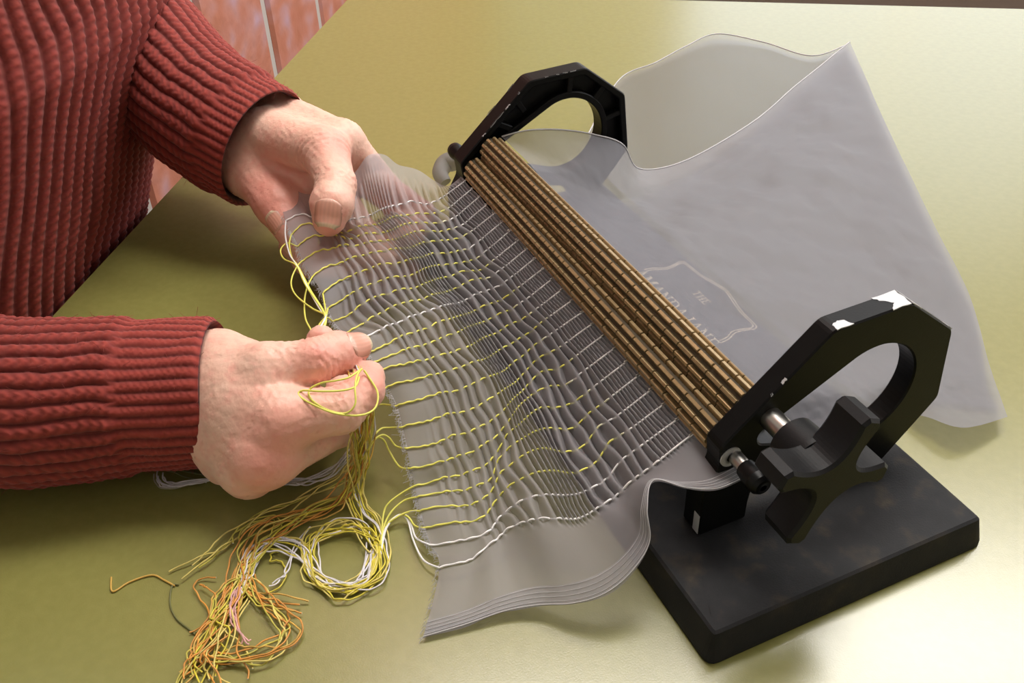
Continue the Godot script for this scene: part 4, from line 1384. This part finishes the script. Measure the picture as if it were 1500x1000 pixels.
	for j in nv:
		var y := -0.26 + 0.62 * j / (nv - 1.0)
		var uc := -0.146 + 0.27 * clampf(y, -0.2, 0.13)
		var wc := 0.542 - 0.30 * clampf(y, -0.1, 0.15)
		var sh := smoothstep(0.25, 0.36, y)
		var shrink := lerpf(1.0, 0.4, sh * sh)
		var k := 0
		for i in nu:
			var x := float(i) / nu
			while k < 1439 and float(ring[k + 1][1]) < x * tall: k += 1
			var f: float = (x * tall - ring[k][1]) / maxf(ring[k + 1][1] - ring[k][1], 1e-9)
			var q: Vector2 = (ring[k][0] as Vector2).lerp(ring[k + 1][0], f)
			var fr := fposmod(x * 88.0 + 0.3 * soft.get_noise_2d(y * 16.0, x * 9.0), 1.0)
			var prof := 1.0 - pow(absf(2 * fr - 1), 2.2)
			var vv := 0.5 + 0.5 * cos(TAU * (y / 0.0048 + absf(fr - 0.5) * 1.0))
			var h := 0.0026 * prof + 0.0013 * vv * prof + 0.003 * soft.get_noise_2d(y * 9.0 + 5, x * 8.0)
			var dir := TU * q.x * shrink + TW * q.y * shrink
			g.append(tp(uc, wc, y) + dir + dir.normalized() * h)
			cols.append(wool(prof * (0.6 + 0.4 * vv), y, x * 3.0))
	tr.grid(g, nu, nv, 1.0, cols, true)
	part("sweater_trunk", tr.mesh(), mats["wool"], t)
	fuzz(fz, tr, 6000, 0.006)
	meta(part("wool_fuzz", fz.mesh(), mats["fuzz"], t), "", "", "", "stuff")

# ---------------------------------------------------------------- threads
const YEL := Color(0.88, 0.86, 0.40)
const WHT := Color(0.93, 0.92, 0.92)

func threads() -> void:
	var leads := [
		pts("-1243 450 -4623 -1188 450 -4427 -1125 460 -4292 -1033 480 -4057 -927 500 -3814 -894 510 -3752 -905 520 -3646 -926 480 -3615"),
		pts("-1209 440 -4542 -1167 450 -4384 -1121 460 -4292 -1011 480 -4025 -894 510 -3752 -901 490 -3632"),
		pts("-1227 430 -4574 -1253 430 -4505 -1215 440 -4396 -1129 460 -4292 -1042 480 -4070 -899 510 -3758 -909 500 -3630"),
		pts("-1121 460 -4292 -1138 450 -4203 -1126 450 -4107 -1076 460 -3997 -974 490 -3848 -894 510 -3752 -917 500 -3641"),
		pts("-1048 440 -4117 -1040 450 -3979 -1007 470 -3803 -960 490 -3679 -931 480 -3625"),
		pts("-931 440 -3927 -898 500 -3766 -923 500 -3685 -928 480 -3625"),
		pts("-897 500 -3761 -919 500 -3701 -931 480 -3625"),
		pts("-893 500 -3755 -913 500 -3706 -924 480 -3625"),
		pts("-807 500 -3565 -845 460 -3588"),
		pts("-735 500 -3514 -778 480 -3506"),
		pts("-688 500 -3430 -715 500 -3391"),
		pts("-666 500 -3393 -688 540 -3297 -699 560 -3203"),
		pts("-636 460 -3348 -641 480 -3267 -650 460 -3184 -663 380 -3153"),
		pts("-627 360 -3331 -645 400 -3276 -653 420 -3189 -665 340 -3152"),
		pts("-613 280 -3355 -644 320 -3288 -659 340 -3179 -678 260 -3150"),
		pts("-574 220 -3259 -614 240 -3231 -648 240 -3169 -685 180 -3119"),
		pts("-549 170 -3188 -579 200 -3212 -608 220 -3211 -642 220 -3177 -681 170 -3129 -710 100 -3087"),
		pts("-533 120 -3106 -584 140 -3190 -607 180 -3221 -641 200 -3211 -677 170 -3155 -709 90 -3097"),
		pts("-513 80 -2982 -573 60 -2942 -596 40 -2897 -598 20 -2759"),
		pts("-505 70 -2942 -564 50 -2890 -593 30 -2811 -595 20 -2683"),
		pts("-478 60 -2885 -532 50 -2865 -579 30 -2830 -595 20 -2721 -591 20 -2610"),
		pts("-451 50 -2810 -484 50 -2862 -526 40 -2885 -575 30 -2845 -592 20 -2758"),
		pts("-443 40 -2749 -467 40 -2819 -492 40 -2880 -540 40 -2878 -581 30 -2810 -592 20 -2683"),
		pts("-408 30 -2637 -458 30 -2751 -488 40 -2856 -526 40 -2885 -579 30 -2830 -598 20 -2721")]
	var names := ["first gathering thread from the cloth's far edge, white all along its row", "second gathering thread from the far edge, its yellow end looping past the upper fingertip", "third gathering thread from the far edge, looping widest out beyond the frayed edge", "fourth gathering thread from the far edge, curling left below the crossing of yellow ends"]
	var ord := ["fifth", "sixth", "seventh", "eighth", "ninth"]
	for k in 5: names.append(ord[k] + " gathering thread from the cloth's far edge, yellow towards the upper hand")
	names.append("white gathering thread in the middle of the cloth, ending at the lower thumbnail")
	ord = ["first", "second", "third", "fourth", "fifth", "sixth", "seventh", "eighth", "ninth", "tenth", "eleventh", "twelfth"]
	for k in 12: names.append(ord[k] + " yellow gathering thread below the white one that ends at the lower thumbnail")
	names.append("white gathering thread just above the lowest row of stitches by the wide hem")
	names.append("lowest white gathering thread, nearest the wide unpleated hem, its end curving onto the table")
	for r in 24:
		var path := []
		var cols := []
		var n := 190
		for i in n:
			var v := i / (n - 1.0)
			var p := middle(r, v)
			p.y += 0.0007 + 0.0012 * soft.get_noise_2d(r * 0.3 + 50.0, v * 7.0) * smoothstep(0.1, 0.3, v)
			# running stitch: over the cloth in the valleys, under it at the ridges
			var ph := pleat_phase(v) + 0.35 * soft.get_noise_2d(r * 0.35, v * 9.0) + 0.15 * sin(r * 0.5)
			p.y += -0.0004 * cos(TAU * ph) * smoothstep(0.02, 0.2, v) * (1.0 - 0.6 * smoothstep(0.85, 0.95, v))
			path.append(p)
			var f := smoothstep(0.16, 0.26, v + 0.04 * sin(r * 2.1))
			if r in [0, 9, 22, 23]: f = 0.0
			var c := WHT.lerp(YEL, f)
			c = c.darkened(0.06 * sin(v * 90.0 + r))
			cols.append(c.srgb_to_linear())
		var lead: Array = [path[n - 1]] + leads[r]
		lead = curve(lead, 8)
		for i in range(1, lead.size()):
			path.append(lead[i])
			cols.append((WHT if r in [0, 9, 22, 23] else YEL).srgb_to_linear())
		var mb := Mb.new()
		mb.tube(path, 0.00044, 6, cols)
		var o := part("gathering_thread", mb.mesh(), mats["thread"], self)
		meta(o, names[r], "thread", "gathering threads stitched through the pleated cloth")

func strands(mb: Mb, path: Array, count: int, spread: float, cols: Array, rad := 0.00037) -> void:
	var c := curve(path, 10)
	for k in count:
		var col: Color = cols[rng.randi() % cols.size()]
		var out := []
		var cc := []
		var off := Vector3(rng.randf_range(-1, 1), 0, rng.randf_range(-1, 1))
		var s0 := rng.randf() * 100.0
		var i0 := int(rng.randf() * 4)
		var i1 := c.size() - int(rng.randf() * minf(14.0, c.size() * 0.25))
		for i in range(i0, i1):
			var x := i * 0.05
			var w := Vector3(soft.get_noise_2d(x * 0.45, s0), 0.35 * absf(soft.get_noise_2d(x * 0.6, s0 + 30)), soft.get_noise_2d(x * 0.45, s0 + 60))
			var p: Vector3 = c[i] + off * spread * 0.5 + w * spread * 2.0
			p += Vector3(soft.get_noise_2d(x * 2.2, s0 + 7), 0, soft.get_noise_2d(x * 2.2, s0 + 17)) * 0.0007
			p.y = maxf(p.y, 0.0005 + 0.0015 * (k % 5) / 5.0)
			out.append(p)
			cc.append(col.darkened(0.12 * soft.get_noise_2d(x * 3.0, s0 + 3)).srgb_to_linear())
		mb.tube(out, rad, 5, cc)

func tangle() -> void:
	var y1 := Color(0.80, 0.74, 0.24)
	var y2 := Color(0.83, 0.76, 0.42)
	var y3 := Color(0.74, 0.70, 0.30)
	var w := Color(0.84, 0.82, 0.83)
	var o1 := Color(0.80, 0.55, 0.24)
	var o2 := Color(0.79, 0.63, 0.30)
	var gr := Color(0.40, 0.40, 0.22)
	var pk := Color(0.82, 0.62, 0.60)
	var mb := Mb.new()
	strands(mb, pts("-703 540 -3327 -655 570 -3188 -652 480 -3139 -672 320 -3139 -702 180 -3102 -728 80 -3056 -704 30 -2940 -635 20 -2838 -601 15 -2710 -608 15 -2594 -657 15 -2519 -731 15 -2498 -816 15 -2530 -884 15 -2607 -906 20 -2706 -884 20 -2796 -815 25 -2846 -733 30 -2845 -659 30 -2787 -623 30 -2691"), 12, 0.0026, [y1, y1, w, y2])
	strands(mb, pts("-625 20 -2730 -642 20 -2566 -721 20 -2518 -824 20 -2551 -892 20 -2646 -954 20 -2731 -1042 20 -2765 -1118 20 -2731 -1150 20 -2652 -1157 20 -2573 -1166 15 -2474 -1183 15 -2408"), 11, 0.0022, [w, w, y1, y2])
	strands(mb, pts("-667 570 -3189 -657 480 -3130 -678 320 -3130 -715 170 -3096 -749 80 -3049 -809 30 -2974 -924 20 -2912 -1022 20 -2861 -1115 20 -2792 -1161 20 -2681 -1168 20 -2574 -1181 20 -2471 -1213 20 -2390 -1240 15 -2298 -1262 15 -2222 -1278 10 -2151 -1303 10 -2085"), 15, 0.0036, [y2, o2, y1, o1, y3])
	strands(mb, pts("-1168 20 -2574 -1096 20 -2494 -1009 20 -2443 -943 20 -2394 -913 20 -2327 -935 20 -2250 -1009 20 -2217 -1114 20 -2212 -1192 20 -2209 -1229 20 -2172"), 8, 0.003, [y2, o1, o2, y3])
	strands(mb, pts("-670 450 -3129 -715 200 -3135 -760 90 -3074 -861 40 -3034 -1010 20 -2977 -1142 20 -2943 -1249 15 -2861 -1305 15 -2748 -1355 15 -2673 -1432 10 -2594"), 4, 0.0032, [y3, gr, y2], 0.00034)
	strands(mb, pts("-1162 30 -2524 -1168 30 -2446 -1143 30 -2363 -1091 30 -2281 -1077 20 -2266"), 5, 0.0012, [pk])
	strands(mb, pts("-1137 20 -2531 -1028 20 -2471 -909 20 -2438 -843 10 -2433"), 4, 0.0022, [o1, o2])
	strands(mb, pts("-1174 20 -2505 -1209 20 -2406 -1207 20 -2309 -1202 20 -2216 -1220 10 -2149 -1203 10 -2075"), 6, 0.004, [y2, o1, y1])
	strands(mb, pts("-1181 20 -2471 -1140 20 -2338 -1160 20 -2245 -1121 10 -2174 -1069 10 -2070"), 5, 0.005, [y2, o2, o1])
	strands(mb, pts("-1218 20 -2759 -1229 20 -2844 -1172 20 -2892 -1100 20 -2893 -1070 20 -2809 -1146 20 -2755"), 2, 0.002, [w, y3], 0.00034)
	strands(mb, pts("-924 20 -2852 -968 20 -2746 -975 20 -2643 -999 20 -2580 -1056 20 -2548 -1110 20 -2564"), 2, 0.0012, [w], 0.00036)
	strands(mb, pts("-1031 10 -2728 -1064 10 -2715 -1068 10 -2670 -1026 10 -2661 -984 10 -2616 -996 10 -2553 -1047 10 -2520"), 1, 0.001, [y1])
	strands(mb, pts("-1293 10 -2588 -1347 10 -2597 -1324 10 -2547 -1281 10 -2483 -1278 10 -2400 -1304 10 -2336"), 2, 0.003, [y2, o1], 0.00034)
	for lp in [pts("-650 640 -3172 -686 660 -3100 -735 660 -3081 -805 650 -3079 -854 630 -3061 -840 610 -3019 -772 590 -2977 -699 580 -2963 -657 610 -2982 -658 650 -3040 -658 650 -3119 -647 630 -3189"),
			pts("-640 620 -3191 -620 600 -3168 -581 560 -3109 -588 540 -3032 -645 550 -2981 -741 590 -2955 -840 610 -2997 -896 620 -3041 -882 630 -3059 -795 660 -3014 -710 660 -3014 -659 650 -3048 -651 640 -3122")]:
		mb.col = YEL.srgb_to_linear()
		mb.tube(curve(lp, 10), 0.00045, 6)
	meta(part("thread_tangle", mb.mesh(), mats["thread"], self), "tangled skein of yellow, white and orange thread ends hanging from the lower hand onto the table", "thread", "", "stuff")
	mb = Mb.new()
	strands(mb, pts("-770 100 -3232 -841 40 -3171 -953 30 -3125 -1064 25 -3123 -1194 20 -3139 -1327 20 -3168 -1480 20 -3145 -1588 20 -3134 -1653 20 -3176 -1689 20 -3263"), 7, 0.0018, [w, w, y3, Color(0.6, 0.58, 0.5)], 0.00036)
	strands(mb, pts("-1461 10 -3189 -1570 10 -3240 -1660 10 -3290 -1721 10 -3321"), 3, 0.002, [gr, w], 0.0003)
	meta(part("thread_bundle", mb.mesh(), mats["thread"], self), "thin bundle of white threads lying under the lower hand and cuff", "thread", "", "stuff")
	mb = Mb.new()
	mb.col = o2.srgb_to_linear()
	mb.tube(curve(pts("-1727 6 -2629 -1698 6 -2554 -1641 6 -2600 -1558 6 -2632 -1499 6 -2604 -1444 6 -2570"), 10), 0.0004, 6)
	mb.col = gr.srgb_to_linear()
	mb.tube(curve(pts("-1428 6 -2576 -1455 6 -2570 -1440 6 -2480 -1397 6 -2408 -1337 6 -2357 -1300 6 -2326"), 10), 0.00036, 6)
	part("loose_thread", mb.mesh(), mats["thread"], self)
	meta(get_node("loose_thread"), "single stray thread end lying on the bare table left of the tangle", "thread")
	mb = Mb.new()
	strands(mb, pts("-1207 10 -2254 -1175 10 -2206 -1128 10 -2183 -1099 10 -2194"), 1, 0.0, [Color(0.08, 0.08, 0.07)], 0.0004)
	meta(part("thread_offcut", mb.mesh(), mats["thread"], self), "short curved black thread offcut at the lower tip of the tangle", "thread")
